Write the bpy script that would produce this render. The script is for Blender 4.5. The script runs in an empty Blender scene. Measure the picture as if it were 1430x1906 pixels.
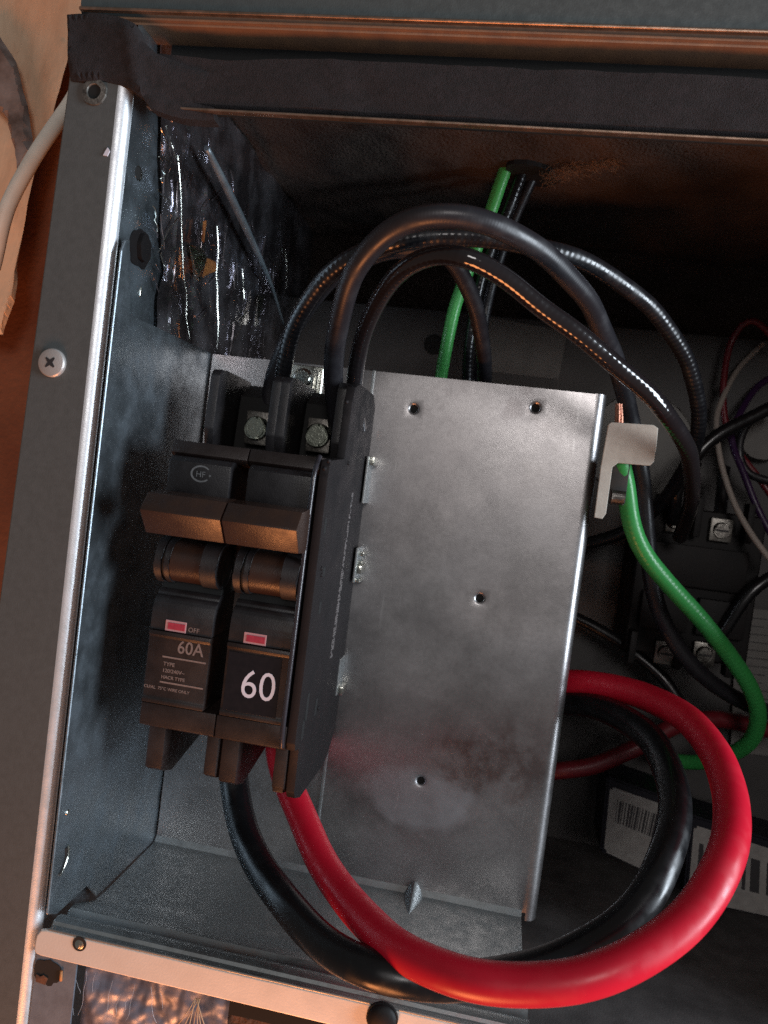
import bpy, bmesh, math, random
from mathutils import Vector, Matrix, noise
rnd = random.Random(7)
S = bpy.context.scene
COL = S.collection
MM = 0.001

# ---------------------------------------------------------------- camera
EX = Vector((0.97997754, 0.12958639, -0.15116675))
ED = Vector((-0.12464522, 0.99132228, 0.04175758))
EY = Vector((0.15526618, -0.02207928, 0.9876259))
FPX = 1450.0
CAMY = -220.0
cam = bpy.data.objects.new('camera', bpy.data.cameras.new('camera'))
COL.objects.link(cam)
cam.data.sensor_fit = 'VERTICAL'
cam.data.sensor_height = 24.0
cam.data.sensor_width = 18.0
cam.data.lens = 24.0 * FPX / 1906.0
cam.data.clip_start = 0.005
cam.data.clip_end = 20.0
right = Vector((EX.x, EY.x, -ED.x)); up = -Vector((EX.y, EY.y, -ED.y)); back = -Vector((EX.z, EY.z, -ED.z))
cam.matrix_world = Matrix(((right.x, up.x, back.x, 0), (right.y, up.y, back.y, CAMY * MM), (right.z, up.z, back.z, 0), (0, 0, 0, 1)))
cam.data.dof.use_dof = True
cam.data.dof.focus_distance = 0.245
cam.data.dof.aperture_fstop = 11
S.camera = cam

# ---------------------------------------------------------------- light
W = bpy.data.worlds.new('World'); S.world = W; W.use_nodes = True
W.node_tree.nodes['Background'].inputs[0].default_value = (1.0, 0.95, 0.93, 1)
W.node_tree.nodes['Background'].inputs[1].default_value = 0.10
S.view_settings.view_transform = 'Standard'
S.view_settings.look = 'None'
S.view_settings.exposure = 0.0
S.view_settings.gamma = 1.0
S.cycles.use_denoising = False
S.cycles.max_bounces = 8

def lamp(name, loc, target, sx, sy, power, color):
    l = bpy.data.lights.new(name, 'AREA'); l.shape = 'RECTANGLE'; l.size = sx; l.size_y = sy
    l.energy = power; l.color = color
    o = bpy.data.objects.new(name, l); COL.objects.link(o)
    o.location = loc
    d = Vector(target) - Vector(loc)
    o.rotation_euler = d.to_track_quat('-Z', 'Y').to_euler()
    return o
lamp('window_light', (0.95, -0.24, 0.04), (-0.1, 0.03, 0.0), 0.34, 0.6, 17.0, (0.80, 0.90, 1.0))
lamp('room_bulb_light', (-0.10, -0.29, -0.70), (-0.02, 0.02, -0.02), 0.26, 0.26, 4.0, (1.0, 0.34, 0.11))
lamp('plate_fill_light', (0.17, -1.05, 0.30), (0, 0.03, 0.0), 0.3, 0.25, 2.6, (1.0, 0.95, 0.93))  # added fill lamp giving the plate its soft sheen; no known source

# ---------------------------------------------------------------- helpers
def P(u, v, y):
    """photo-calibrated point of the place: sight line through (u,v) met with the plane at depth y (mm)"""
    d = Vector((u - 715.0, v - 953.0, FPX))
    w = Vector((d.dot(EX), d.dot(EY), -d.dot(ED)))
    t = (y - CAMY) / w.y
    return Vector((w.x * t, y, w.z * t))
def XZ(u, v, y):
    p = P(u, v, y); return (p.x, p.z)

class MB:
    def __init__(s): s.bm = bmesh.new(); s.uv = s.bm.loops.layers.uv.new('UVMap')
    def box(s, x0, x1, y0, y1, z0, z1, bev=0.0, seg=2):
        g = bmesh.ops.create_cube(s.bm, size=1.0)
        for v in g['verts']:
            v.co = Vector(((x0 + x1) / 2 + v.co.x * (x1 - x0), (y0 + y1) / 2 + v.co.y * (y1 - y0), (z0 + z1) / 2 + v.co.z * (z1 - z0)))
        if bev > 0:
            es = list({e for v in g['verts'] for e in v.link_edges})
            bmesh.ops.bevel(s.bm, geom=es, offset=bev, segments=seg, profile=0.6, affect='EDGES')
        return s
    def prism(s, pts, axis, a, b, bev=0.0, seg=2):
        """polygon pts extruded from a to b along axis; pts are (y,z) for x, (x,z) for y, (x,y) for z"""
        def mk(p, t):
            return {'x': (t, p[0], p[1]), 'y': (p[0], t, p[1]), 'z': (p[0], p[1], t)}[axis]
        n = len(pts)
        va = [s.bm.verts.new(mk(p, a)) for p in pts]; vb = [s.bm.verts.new(mk(p, b)) for p in pts]
        fs = [s.bm.faces.new(va), s.bm.faces.new(vb[::-1])]
        for i in range(n): fs.append(s.bm.faces.new((va[i], vb[i], vb[(i + 1) % n], va[(i + 1) % n])))
        bmesh.ops.recalc_face_normals(s.bm, faces=fs)
        if bev > 0:
            es = list({e for f in fs for e in f.edges})
            bmesh.ops.bevel(s.bm, geom=es, offset=bev, segments=seg, profile=0.6, affect='EDGES')
        return s
    def cyl(s, c, axis, r, h, n=32, r2=None, bev=0.0):
        """cylinder from c along +axis of height h"""
        g = bmesh.ops.create_cone(s.bm, cap_ends=True, segments=n, radius1=r, radius2=r if r2 is None else r2, depth=h)
        q = Vector(axis).normalized().to_track_quat('Z', 'Y').to_matrix()
        for v in g['verts']:
            v.co = q @ (v.co + Vector((0, 0, h / 2))) + Vector(c)
        if bev > 0:
            es = [e for e in {e for v in g['verts'] for e in v.link_edges} if len(e.link_faces) == 2 and e.calc_face_angle(0) > 0.6]
            bmesh.ops.bevel(s.bm, geom=es, offset=bev, segments=2, affect='EDGES')
        return s
    def tube(s, pts, r, n=18, step=1.6, caps=True, rf=None):
        pts = [Vector(p) for p in pts]
        P_ = [pts[0] * 2 - pts[1]] + pts + [pts[-1] * 2 - pts[-2]]
        out = []
        for i in range(1, len(P_) - 2):
            a, b, c, d = P_[i - 1], P_[i], P_[i + 1], P_[i + 2]
            k = max(2, int((c - b).length / step))
            for j in range(k):
                t = j / k
                out.append(0.5 * ((2 * b) + (c - a) * t + (2 * a - 5 * b + 4 * c - d) * t * t + (3 * b - a - 3 * c + d) * t ** 3))
        out.append(pts[-1])
        for _ in range(3):
            out = [out[0]] + [(out[i - 1] + out[i] * 2 + out[i + 1]) / 4 for i in range(1, len(out) - 1)] + [out[-1]]
        if r > 2 and len(out) > 40:
            sd = out[0].x
            out = [p + Vector((noise.noise(p * 0.045 + Vector((sd, 0, 0))), noise.noise(p * 0.045 + Vector((0, sd, 0))), noise.noise(p * 0.045 + Vector((0, 0, sd))))) * 0.6 for p in out]
        T = (out[1] - out[0]).normalized()
        N = T.orthogonal().normalized()
        rings = []; L = 0.0; Ls = []
        for i, p in enumerate(out):
            t = (out[min(i + 1, len(out) - 1)] - out[max(i - 1, 0)]).normalized()
            N = (N - t * N.dot(t)).normalized(); B = t.cross(N)
            if i: L += (p - out[i - 1]).length
            Ls.append(L)
            rr = r if rf is None else r * rf(i / (len(out) - 1))
            rings.append([s.bm.verts.new(p + (N * math.cos(2 * math.pi * k / n) + B * math.sin(2 * math.pi * k / n)) * rr) for k in range(n)])
        for i in range(len(rings) - 1):
            for k in range(n):
                f = s.bm.faces.new((rings[i][k], rings[i][(k + 1) % n], rings[i + 1][(k + 1) % n], rings[i + 1][k]))
                f.smooth = True
                for lp, (a, b) in zip(f.loops, ((Ls[i], k), (Ls[i], k + 1), (Ls[i + 1], k + 1), (Ls[i + 1], k))):
                    lp[s.uv].uv = (a * 0.1, b / n)
        if caps:
            s.bm.faces.new(rings[0][::-1]); s.bm.faces.new(rings[-1])
        return s
    def quad(s, a, b, c, d):
        s.bm.faces.new([s.bm.verts.new(Vector(p)) for p in (a, b, c, d)]); return s
    def build(s, name, m, parent=None, smooth=False, recalc=True):
        if recalc: bmesh.ops.recalc_face_normals(s.bm, faces=s.bm.faces[:])
        off = Vector(parent['_o']) if parent is not None and '_o' in parent else Vector((0, 0, 0))
        for v in s.bm.verts: v.co = (v.co - off) * MM
        me = bpy.data.meshes.new(name); s.bm.to_mesh(me); s.bm.free()
        if smooth:
            for p in me.polygons: p.use_smooth = True
            try: me.set_sharp_from_angle(angle=math.radians(35))
            except Exception: pass
        me.materials.append(m)
        o = bpy.data.objects.new(name, me); COL.objects.link(o)
        if parent is not None: o.parent = parent
        return o

def origin(o, c):
    """move a single-mesh thing's origin to c (mm)"""
    c = Vector(c) * MM
    o.data.transform(Matrix.Translation(-c)); o.location = c
    return o
def tag(o, label=None, cat=None, group=None, kind=None):
    if label: o['label'] = label
    if cat: o['category'] = cat
    if group: o['group'] = group
    if kind: o['kind'] = kind
    return o
ROOTS = []
def empty(name, c, label, cat, group=None):
    o = bpy.data.objects.new(name, None); COL.objects.link(o)
    o.empty_display_size = 0.01
    o.location = Vector(c) * MM; o['_o'] = list(c); ROOTS.append(o)
    return tag(o, label, cat, group)
def text(s, name, size, c, m, parent, bold=0.0, rx=90, ry=0, rz=0, ext=0.05, sx=1.0, align='LEFT'):
    cu = bpy.data.curves.new(name, 'FONT'); cu.body = s; cu.size = size; cu.extrude = ext; cu.offset = bold
    cu.align_x = align; cu.resolution_u = 4
    t = bpy.data.objects.new(name, cu); COL.objects.link(t)
    me = bpy.data.meshes.new_from_object(t.evaluated_get(bpy.context.evaluated_depsgraph_get()))
    bpy.data.objects.remove(t); bpy.data.curves.remove(cu)
    M = Matrix.Translation(Vector(c)) @ Matrix.Rotation(math.radians(rz), 4, 'Z') @ Matrix.Rotation(math.radians(ry), 4, 'Y') @ Matrix.Rotation(math.radians(rx), 4, 'X') @ Matrix.Diagonal((sx, 1, 1, 1))
    me.transform(M)
    off = Vector(parent['_o']) if parent is not None and '_o' in parent else Vector((0, 0, 0))
    me.transform(Matrix.Diagonal((MM, MM, MM, 1)) @ Matrix.Translation(-off))
    me.materials.clear(); me.materials.append(m)
    o = bpy.data.objects.new(name, me); COL.objects.link(o)
    if parent is not None: o.parent = parent
    return o

# ---------------------------------------------------------------- materials
def mat(name, col, rough=0.5, metal=0.0, col2=None, nscale=60, ndetail=5, bump=0.0, bscale=900, rvar=0.0, spec=0.5, lo=0.35, hi=0.65, stretch=None, coat=0.0, bdist=0.0002):
    m = bpy.data.materials.new(name); m.use_nodes = True
    nt = m.node_tree; N = nt.nodes; Lk = nt.links
    b = N['Principled BSDF']
    b.inputs['Base Color'].default_value = (*col, 1); b.inputs['Roughness'].default_value = rough
    b.inputs['Metallic'].default_value = metal; b.inputs['Specular IOR Level'].default_value = spec
    b.inputs['Coat Weight'].default_value = coat
    tc = N.new('ShaderNodeTexCoord'); mp = N.new('ShaderNodeMapping')
    Lk.new(tc.outputs['Object'], mp.inputs[0])
    if stretch: mp.inputs['Scale'].default_value = stretch
    if col2 is not None or rvar:
        nz = N.new('ShaderNodeTexNoise'); nz.inputs['Scale'].default_value = nscale; nz.inputs['Detail'].default_value = ndetail
        nz.inputs['Roughness'].default_value = 0.62
        Lk.new(mp.outputs[0], nz.inputs['Vector'])
        mr = N.new('ShaderNodeMapRange'); mr.inputs['From Min'].default_value = lo; mr.inputs['From Max'].default_value = hi
        Lk.new(nz.outputs['Fac'], mr.inputs['Value'])
        if col2 is not None:
            mx = N.new('ShaderNodeMix'); mx.data_type = 'RGBA'
            mx.inputs[6].default_value = (*col, 1); mx.inputs[7].default_value = (*col2, 1)
            Lk.new(mr.outputs[0], mx.inputs[0]); Lk.new(mx.outputs[2], b.inputs['Base Color'])
        if rvar:
            m2 = N.new('ShaderNodeMapRange'); m2.inputs['To Min'].default_value = max(0.02, rough - rvar); m2.inputs['To Max'].default_value = min(1, rough + rvar)
            Lk.new(mr.outputs[0], m2.inputs['Value']); Lk.new(m2.outputs[0], b.inputs['Roughness'])
    if bump:
        n2 = N.new('ShaderNodeTexNoise'); n2.inputs['Scale'].default_value = bscale; n2.inputs['Detail'].default_value = 3
        Lk.new(mp.outputs[0], n2.inputs['Vector'])
        bp = N.new('ShaderNodeBump'); bp.inputs['Strength'].default_value = bump; bp.inputs['Distance'].default_value = bdist
        Lk.new(n2.outputs['Fac'], bp.inputs['Height']); Lk.new(bp.outputs[0], b.inputs['Normal'])
    return m

def wire_mat(name, col, rough=0.35, rib=0.4, spec=0.5, freq=11.0, dist=0.00006, skew=2.0, dust=0.2):
    """insulation drawn tight over stranded conductor: fine slanting ribs"""
    m = bpy.data.materials.new(name); m.use_nodes = True
    nt = m.node_tree; N = nt.nodes; Lk = nt.links; b = N['Principled BSDF']
    b.inputs['Base Color'].default_value = (*col, 1); b.inputs['Roughness'].default_value = rough; b.inputs['Specular IOR Level'].default_value = spec
    uv = N.new('ShaderNodeUVMap'); sp = N.new('ShaderNodeSeparateXYZ'); Lk.new(uv.outputs[0], sp.inputs[0])
    a = N.new('ShaderNodeMath'); a.operation = 'MULTIPLY'; a.inputs[1].default_value = freq * 2 * math.pi; Lk.new(sp.outputs[0], a.inputs[0])
    c = N.new('ShaderNodeMath'); c.operation = 'MULTIPLY_ADD'; c.inputs[1].default_value = skew * 2 * math.pi; Lk.new(sp.outputs[1], c.inputs[0]); Lk.new(a.outputs[0], c.inputs[2])
    nz = N.new('ShaderNodeTexNoise'); nz.inputs['Scale'].default_value = 4.0; nz.inputs['Detail'].default_value = 2; Lk.new(uv.outputs[0], nz.inputs['Vector'])
    d = N.new('ShaderNodeMath'); d.operation = 'MULTIPLY_ADD'; d.inputs[1].default_value = 2.5; Lk.new(nz.outputs['Fac'], d.inputs[0]); Lk.new(c.outputs[0], d.inputs[2])
    e = N.new('ShaderNodeMath'); e.operation = 'SINE'; Lk.new(d.outputs[0], e.inputs[0])
    bp = N.new('ShaderNodeBump'); bp.inputs['Strength'].default_value = rib; bp.inputs['Distance'].default_value = dist
    Lk.new(e.outputs[0], bp.inputs['Height']); Lk.new(bp.outputs[0], b.inputs['Normal'])
    # dust on the insulation
    tc = N.new('ShaderNodeTexCoord'); n3 = N.new('ShaderNodeTexNoise'); n3.inputs['Scale'].default_value = 160; n3.inputs['Detail'].default_value = 5
    Lk.new(tc.outputs['Object'], n3.inputs['Vector'])
    mr = N.new('ShaderNodeMapRange'); mr.inputs['From Min'].default_value = 0.45; mr.inputs['From Max'].default_value = 0.75
    mr.inputs['To Min'].default_value = max(0.05, rough - 0.06); mr.inputs['To Max'].default_value = rough + dust
    Lk.new(n3.outputs['Fac'], mr.inputs['Value']); Lk.new(mr.outputs[0], b.inputs['Roughness'])
    return m

M = {}
M['post'] = mat('grey_paint', (0.080, 0.085, 0.084), 0.6, 0.0, (0.062, 0.067, 0.066), 500, 6, 0.25, 2500, 0.08)
M['roll'] = mat('highlit_bend', (0.88, 0.92, 0.95), 0.44, 0.85, (0.75, 0.78, 0.82), 160, 6, 0.2, 2000, 0.06)  # pale colour carries the highlight along the post's rolled edge
M['galv'] = mat('galvanised_steel', (0.42, 0.44, 0.44), 0.42, 0.9, (0.34, 0.36, 0.36), 190, 8, 0.12, 1500, 0.1)
M['side'] = mat('galvanised_side', (0.40, 0.47, 0.52), 0.36, 0.95, (0.27, 0.32, 0.36), 90, 7, 0.15, 1600, 0.12)
M['flange'] = mat('galvanised_flange_warmlit', (0.74, 0.68, 0.62), 0.5, 0.35, (0.66, 0.60, 0.54), 90, 6, 0.12, 1500, 0.04)  # warm light is tinted into the flange's grey zinc colour
M['head'] = mat('header_paint', (0.055, 0.066, 0.066), 0.55, 0.0, (0.042, 0.05, 0.05), 420, 6, 0.25, 2500, 0.08)
M['headun'] = mat('header_under_warmlit', (0.30, 0.16, 0.09), 0.45, 0.2, (0.20, 0.11, 0.07), 120, 6, 0.2, 1800, 0.08)  # warm light from below is painted into this brown
M['foam'] = mat('foam_tape', (0.018, 0.012, 0.013), 0.95, 0.0, (0.009, 0.006, 0.006), 600, 7, 0.9, 3500, 0.0, bdist=0.0005)
M['lip'] = mat('thin_lip', (0.35, 0.24, 0.18), 0.35, 0.8, (0.2, 0.14, 0.1), 200, 4, 0.2)
M['brkb'] = mat('black_plastic', (0.010, 0.009, 0.010), 0.45, 0.0, (0.015, 0.013, 0.014), 150, 5, 0.35, 2600, 0.07)
M['brkw'] = mat('brown_black_plastic', (0.012, 0.007, 0.006), 0.45, 0.0, (0.017, 0.010, 0.0085), 120, 5, 0.35, 2600, 0.08)
M['brks'] = mat('breaker_side_plastic', (0.013, 0.010, 0.0105), 0.62, 0.0, (0.007, 0.0055, 0.006), 70, 6, 0.3, 2600, 0.1, spec=0.22)
M['gloss'] = mat('gloss_edge_plastic', (0.03, 0.027, 0.032), 0.2, 0.0, None, bump=0.15)
M['hand'] = mat('handle_plastic', (0.036, 0.018, 0.012), 0.33, 0.0, (0.024, 0.012, 0.009), 200, 6, 0.3, 2400, 0.08)
M['red'] = mat('red_window', (0.36, 0.030, 0.055), 0.5, 0.0, (0.27, 0.02, 0.04), 900, 3)
M['pink'] = mat('pink_frame', (0.42, 0.22, 0.23), 0.5)
M['sticker'] = mat('black_sticker', (0.006, 0.005, 0.007), 0.3, 0.0, (0.010, 0.008, 0.010), 400, 4, 0.1)
M['white'] = mat('white_print', (0.60, 0.59, 0.66), 0.6)
M['tan'] = mat('tan_print', (0.22, 0.165, 0.145), 0.6, 0.0, (0.14, 0.10, 0.09), 2500, 3)
M['grey'] = mat('grey_print', (0.16, 0.16, 0.165), 0.5, 0.0, (0.09, 0.09, 0.09), 2000, 3)
M['zinc'] = mat('zinc_screw', (0.72, 0.74, 0.68), 0.22, 1.0, (0.5, 0.52, 0.46), 300, 4, 0.5, 1500, 0.1)
M['tscrew'] = mat('plated_screw', (0.42, 0.45, 0.38), 0.3, 1.0, (0.22, 0.24, 0.2), 300, 4, 0.5, 1500, 0.1)
M['dullm'] = mat('dull_terminal', (0.22, 0.21, 0.19), 0.4, 1.0, (0.12, 0.11, 0.10), 300, 4, 0.5)
M['screw'] = mat('painted_screw', (0.52, 0.49, 0.47), 0.42, 0.5, (0.42, 0.40, 0.39), 400, 5, 0.3, 2500, 0.08)
M['dark'] = mat('dark_void', (0.004, 0.004, 0.004), 0.8)  # near-black puts the shade of holes and recesses into the colour
M['lugdark'] = mat('dark_brown_lug', (0.012, 0.010, 0.009), 0.6, 0.0, (0.025, 0.017, 0.012), 200, 4)  # near-black brown mottle, used on the ground lug
M['crease'] = mat('crease_glint', (0.75, 0.75, 0.80), 0.35, 0.4)  # whitish colour stands in for glints on the lower foil's wrinkles
M['rust'] = mat('rust', (0.17, 0.06, 0.025), 0.8, 0.0, (0.05, 0.02, 0.012), 300, 6, 0.8, 1200)
M['wblack'] = wire_mat('black_wire', (0.014, 0.013, 0.016), 0.42, 0.05)
M['wribbed'] = wire_mat('black_ribbed_wire', (0.010, 0.010, 0.012), 0.30, 0.22, 0.6, 5.0, 0.00012, 1.0)
M['wcopperish'] = wire_mat('black_glossy_wire', (0.012, 0.010, 0.011), 0.17, 0.12, 0.7, 5.0, 0.00012, 1.0, 0.06)
M['wblackbig'] = wire_mat('black_cable', (0.007, 0.007, 0.008), 0.30, 0.0, 0.5, 4.0)
M['wred'] = wire_mat('red_cable', (0.56, 0.009, 0.028), 0.40, 0.0, 0.4, 4.0)
M['wgreen'] = wire_mat('green_wire', (0.035, 0.26, 0.06), 0.38, 0.25, 0.4, 5.0, 0.0001, 1.0)
M['wgreen2'] = wire_mat('bright_green_wire', (0.09, 0.50, 0.12), 0.34, 0.12, 0.5, 5.0)
M['wwhite'] = wire_mat('white_wire', (0.30, 0.26, 0.23), 0.45, 0.1)
M['wcord'] = mat('cream_cord', (0.92, 0.84, 0.74), 0.5, 0.0, (0.80, 0.70, 0.60), 60, 5)
M['wpurple'] = wire_mat('purple_wire', (0.03, 0.01, 0.045), 0.4, 0.1)
M['wdred'] = wire_mat('dark_red_wire', (0.12, 0.008, 0.013), 0.4, 0.1)
M['copper'] = mat('copper', (0.65, 0.30, 0.20), 0.4, 0.9, (0.45, 0.2, 0.14), 900, 3, 0.5, 1500)
M['tab'] = mat('tan_bracket', (0.50, 0.47, 0.41), 0.55, 0.1, (0.42, 0.39, 0.34), 300, 6, 0.3, 2500)
M['rear'] = mat('rear_panel', (0.06, 0.056, 0.055), 0.6, 0.1, (0.045, 0.042, 0.041), 60, 6, 0.2, 1500)
M['floor'] = mat('floor_panel', (0.10, 0.092, 0.09), 0.65, 0.0, (0.055, 0.05, 0.049), 80, 7, 0.4, 1500)
M['label'] = mat('grey_label', (0.15, 0.14, 0.13), 0.6, 0.0, (0.115, 0.108, 0.10), 150, 6)
M['paperlabel'] = mat('white_label', (0.25, 0.24, 0.225), 0.6, 0.0, (0.19, 0.18, 0.17), 250, 6)
M['ink'] = mat('black_ink', (0.02, 0.018, 0.02), 0.6)
M['navy'] = mat('dark_navy_plastic', (0.004, 0.004, 0.009), 0.5, 0.0, None, bump=0.2, spec=0.3)
M['ctk'] = mat('contactor_plastic', (0.005, 0.0045, 0.005), 0.6, 0.0, (0.009, 0.007, 0.007), 100, 4, 0.3, spec=0.25)
M['insul'] = mat('brown_insulation', (0.075, 0.050, 0.038), 0.95, 0.0, (0.035, 0.023, 0.018), 22, 8, 1.0, 700, bdist=0.0015)
M['fibre'] = mat('insulation_fibre', (0.50, 0.30, 0.17), 0.8)
M['kraft'] = mat('tan_kraft', (0.82, 0.60, 0.42), 0.85, 0.0, (0.42, 0.20, 0.10), 20, 8, 0.6, 400, bdist=0.0009, lo=0.45, hi=0.7, stretch=(1, 1, 0.35))
M['rustwood'] = mat('rust_brown_board', (0.21, 0.080, 0.040), 0.8, 0.0, (0.14, 0.045, 0.02), 26, 8, 0.6, 500, bdist=0.0006)
M['greyfold'] = mat('grey_brown_fold', (0.30, 0.25, 0.24), 0.8, 0.0, (0.09, 0.06, 0.05), 60, 6, 0.6, 700)

def plate_mat():
    """rough galvanised sheet with a pale dried smear low on it and brownish rubbed marks"""
    m = mat('heater_plate', (0.47, 0.45, 0.45), 0.42, 0.95, None, bump=0.10, bscale=2600)
    nt = m.node_tree; N = nt.nodes; Lk = nt.links; b = N['Principled BSDF']
    tc = N.new('ShaderNodeTexCoord')
    def noise_(sc, det=6, vec=None):
        n = N.new('ShaderNodeTexNoise'); n.inputs['Scale'].default_value = sc; n.inputs['Detail'].default_value = det; n.inputs['Roughness'].default_value = 0.65
        Lk.new(vec or tc.outputs['Object'], n.inputs['Vector']); return n
    def rng(src, a, c, lo=0.0, hi=1.0, smooth=True):
        r = N.new('ShaderNodeMapRange'); r.interpolation_type = 'SMOOTHSTEP' if smooth else 'LINEAR'
        r.inputs['From Min'].default_value = a; r.inputs['From Max'].default_value = c
        r.inputs['To Min'].default_value = lo; r.inputs['To Max'].default_value = hi; Lk.new(src, r.inputs['Value']); return r.outputs[0]
    def mul(a, c, op='MULTIPLY'):
        x = N.new('ShaderNodeMath'); x.operation = op; x.use_clamp = True
        for i, s_ in enumerate((a, c)):
            if isinstance(s_, (int, float)): x.inputs[i].default_value = s_
            else: Lk.new(s_, x.inputs[i])
        return x.outputs[0]
    def blob(cx, cz, rx, rz, warp, edge0=1.0, edge1=0.82, sc=28):
        n = noise_(sc, 4)
        vm = N.new('ShaderNodeVectorMath'); vm.operation = 'MULTIPLY_ADD'
        vm.inputs[1].default_value = (warp, warp, warp); Lk.new(n.outputs['Color'], vm.inputs[0]); Lk.new(tc.outputs['Object'], vm.inputs[2])
        sb = N.new('ShaderNodeVectorMath'); sb.operation = 'SUBTRACT'; Lk.new(vm.outputs[0], sb.inputs[0])
        sb.inputs[1].default_value = (cx * MM + warp / 2, 0, cz * MM + warp / 2)
        dv = N.new('ShaderNodeVectorMath'); dv.operation = 'MULTIPLY'; Lk.new(sb.outputs[0], dv.inputs[0]); dv.inputs[1].default_value = (1 / (rx * MM), 0, 1 / (rz * MM))
        ln = N.new('ShaderNodeVectorMath'); ln.operation = 'LENGTH'; Lk.new(dv.outputs[0], ln.inputs[0])
        return rng(ln.outputs['Value'], edge0, edge1)
    def mixc(fac, c1, c2):
        x = N.new('ShaderNodeMix'); x.data_type = 'RGBA'; Lk.new(fac, x.inputs[0])
        for i, s_ in ((6, c1), (7, c2)):
            if isinstance(s_, tuple): x.inputs[i].default_value = (*s_, 1)
            else: Lk.new(s_, x.inputs[i])
        return x.outputs[2]
    base = mixc(rng(noise_(45).outputs['Fac'], 0.35, 0.68), (0.47, 0.455, 0.455), (0.38, 0.367, 0.37))
    fine = rng(noise_(700, 3).outputs['Fac'], 0.4, 0.7, 0.0, 0.35)
    base = mixc(fine, base, (0.30, 0.29, 0.29))
    smear = mul(blob(-24, -106, 36, 27, 0.024), rng(noise_(60).outputs['Fac'], 0.3, 0.5, 0.6, 1.0))
    smear_in = blob(-17, -117, 26, 15, 0.03, 1.0, 0.6)
    rub = mul(blob(4, -99, 32, 15, 0.05, 1.0, 0.3), rng(noise_(150).outputs['Fac'], 0.35, 0.62))
    spots = mul(blob(-14, 31, 44, 15, 0.03, 1.0, 0.4), rng(noise_(85).outputs['Fac'], 0.5, 0.62))
    c = mixc(mul(smear, 0.32), base, (0.22, 0.215, 0.215))
    c = mixc(mul(smear_in, 0.6), c, (0.45, 0.45, 0.47))
    c = mixc(mul(rub, 0.65), c, (0.17, 0.105, 0.09))
    c = mixc(mul(spots, 0.4), c, (0.22, 0.20, 0.20))
    mpz = N.new('ShaderNodeMapping'); mpz.inputs['Scale'].default_value = (1.0, 1.0, 0.03); mpz.inputs['Rotation'].default_value = (0, 0.5, 0); Lk.new(tc.outputs['Object'], mpz.inputs[0])
    scr_ = mul(rng(noise_(900, 2, mpz.outputs[0]).outputs['Fac'], 0.66, 0.72), rng(noise_(30).outputs['Fac'], 0.5, 0.6))
    c = mixc(mul(scr_, 0.35), c, (0.75, 0.75, 0.75))
    Lk.new(c, b.inputs['Base Color'])
    r0 = rng(noise_(35).outputs['Fac'], 0.3, 0.7, 0.29, 0.41)
    r1 = N.new('ShaderNodeMath'); r1.operation = 'MULTIPLY_ADD'; r1.inputs[1].default_value = 0.12; Lk.new(smear_in, r1.inputs[0]); Lk.new(r0, r1.inputs[2])
    Lk.new(r1.outputs[0], b.inputs['Roughness'])
    return m
M['plate'] = plate_mat()

def foil_mat():
    m = bpy.data.materials.new('crinkled_foil'); m.use_nodes = True
    nt = m.node_tree; N = nt.nodes; Lk = nt.links; b = N['Principled BSDF']
    b.inputs['Metallic'].default_value = 0.95; b.inputs['Roughness'].default_value = 0.22
    tc = N.new('ShaderNodeTexCoord')
    nz = N.new('ShaderNodeTexNoise'); nz.inputs['Scale'].default_value = 70; nz.inputs['Detail'].default_value = 6; Lk.new(tc.outputs['Object'], nz.inputs['Vector'])
    mx = N.new('ShaderNodeMix'); mx.data_type = 'RGBA'; mx.inputs[6].default_value = (0.28, 0.26, 0.28, 1); mx.inputs[7].default_value = (0.80, 0.80, 0.88, 1)
    mr = N.new('ShaderNodeMapRange'); mr.inputs['From Min'].default_value = 0.4; mr.inputs['From Max'].default_value = 0.65; Lk.new(nz.outputs['Fac'], mr.inputs['Value'])
    Lk.new(mr.outputs[0], mx.inputs[0]); Lk.new(mx.outputs[2], b.inputs['Base Color'])
    vo = N.new('ShaderNodeTexVoronoi'); vo.feature = 'DISTANCE_TO_EDGE'; vo.inputs['Scale'].default_value = 85; Lk.new(tc.outputs['Object'], vo.inputs['Vector'])
    m2 = N.new('ShaderNodeMapRange'); m2.inputs['From Max'].default_value = 0.10; Lk.new(vo.outputs['Distance'], m2.inputs['Value'])
    n2 = N.new('ShaderNodeTexNoise'); n2.inputs['Scale'].default_value = 260; n2.inputs['Detail'].default_value = 4; Lk.new(tc.outputs['Object'], n2.inputs['Vector'])
    ad = N.new('ShaderNodeMath'); ad.operation = 'MULTIPLY_ADD'; ad.inputs[1].default_value = 0.5; Lk.new(n2.outputs['Fac'], ad.inputs[0]); Lk.new(m2.outputs[0], ad.inputs[2])
    bp = N.new('ShaderNodeBump'); bp.inputs['Strength'].default_value = 0.16; bp.inputs['Distance'].default_value = 0.0007
    Lk.new(ad.outputs[0], bp.inputs['Height']); Lk.new(bp.outputs[0], b.inputs['Normal'])
    return m
M['foil'] = foil_mat()
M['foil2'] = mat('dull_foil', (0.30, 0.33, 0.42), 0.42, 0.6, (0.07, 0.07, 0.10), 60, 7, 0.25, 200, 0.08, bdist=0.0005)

# ================================================================ cabinet (the setting)
def struct(o): o['kind'] = 'structure'; return o

# side wall of the cabinet, in from the rolled edge
b = MB(); b.box(-126.2, -125.0, 2, 215, -240, 135)
side = struct(b.build('cabinet_side_wall', M['side']))
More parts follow.
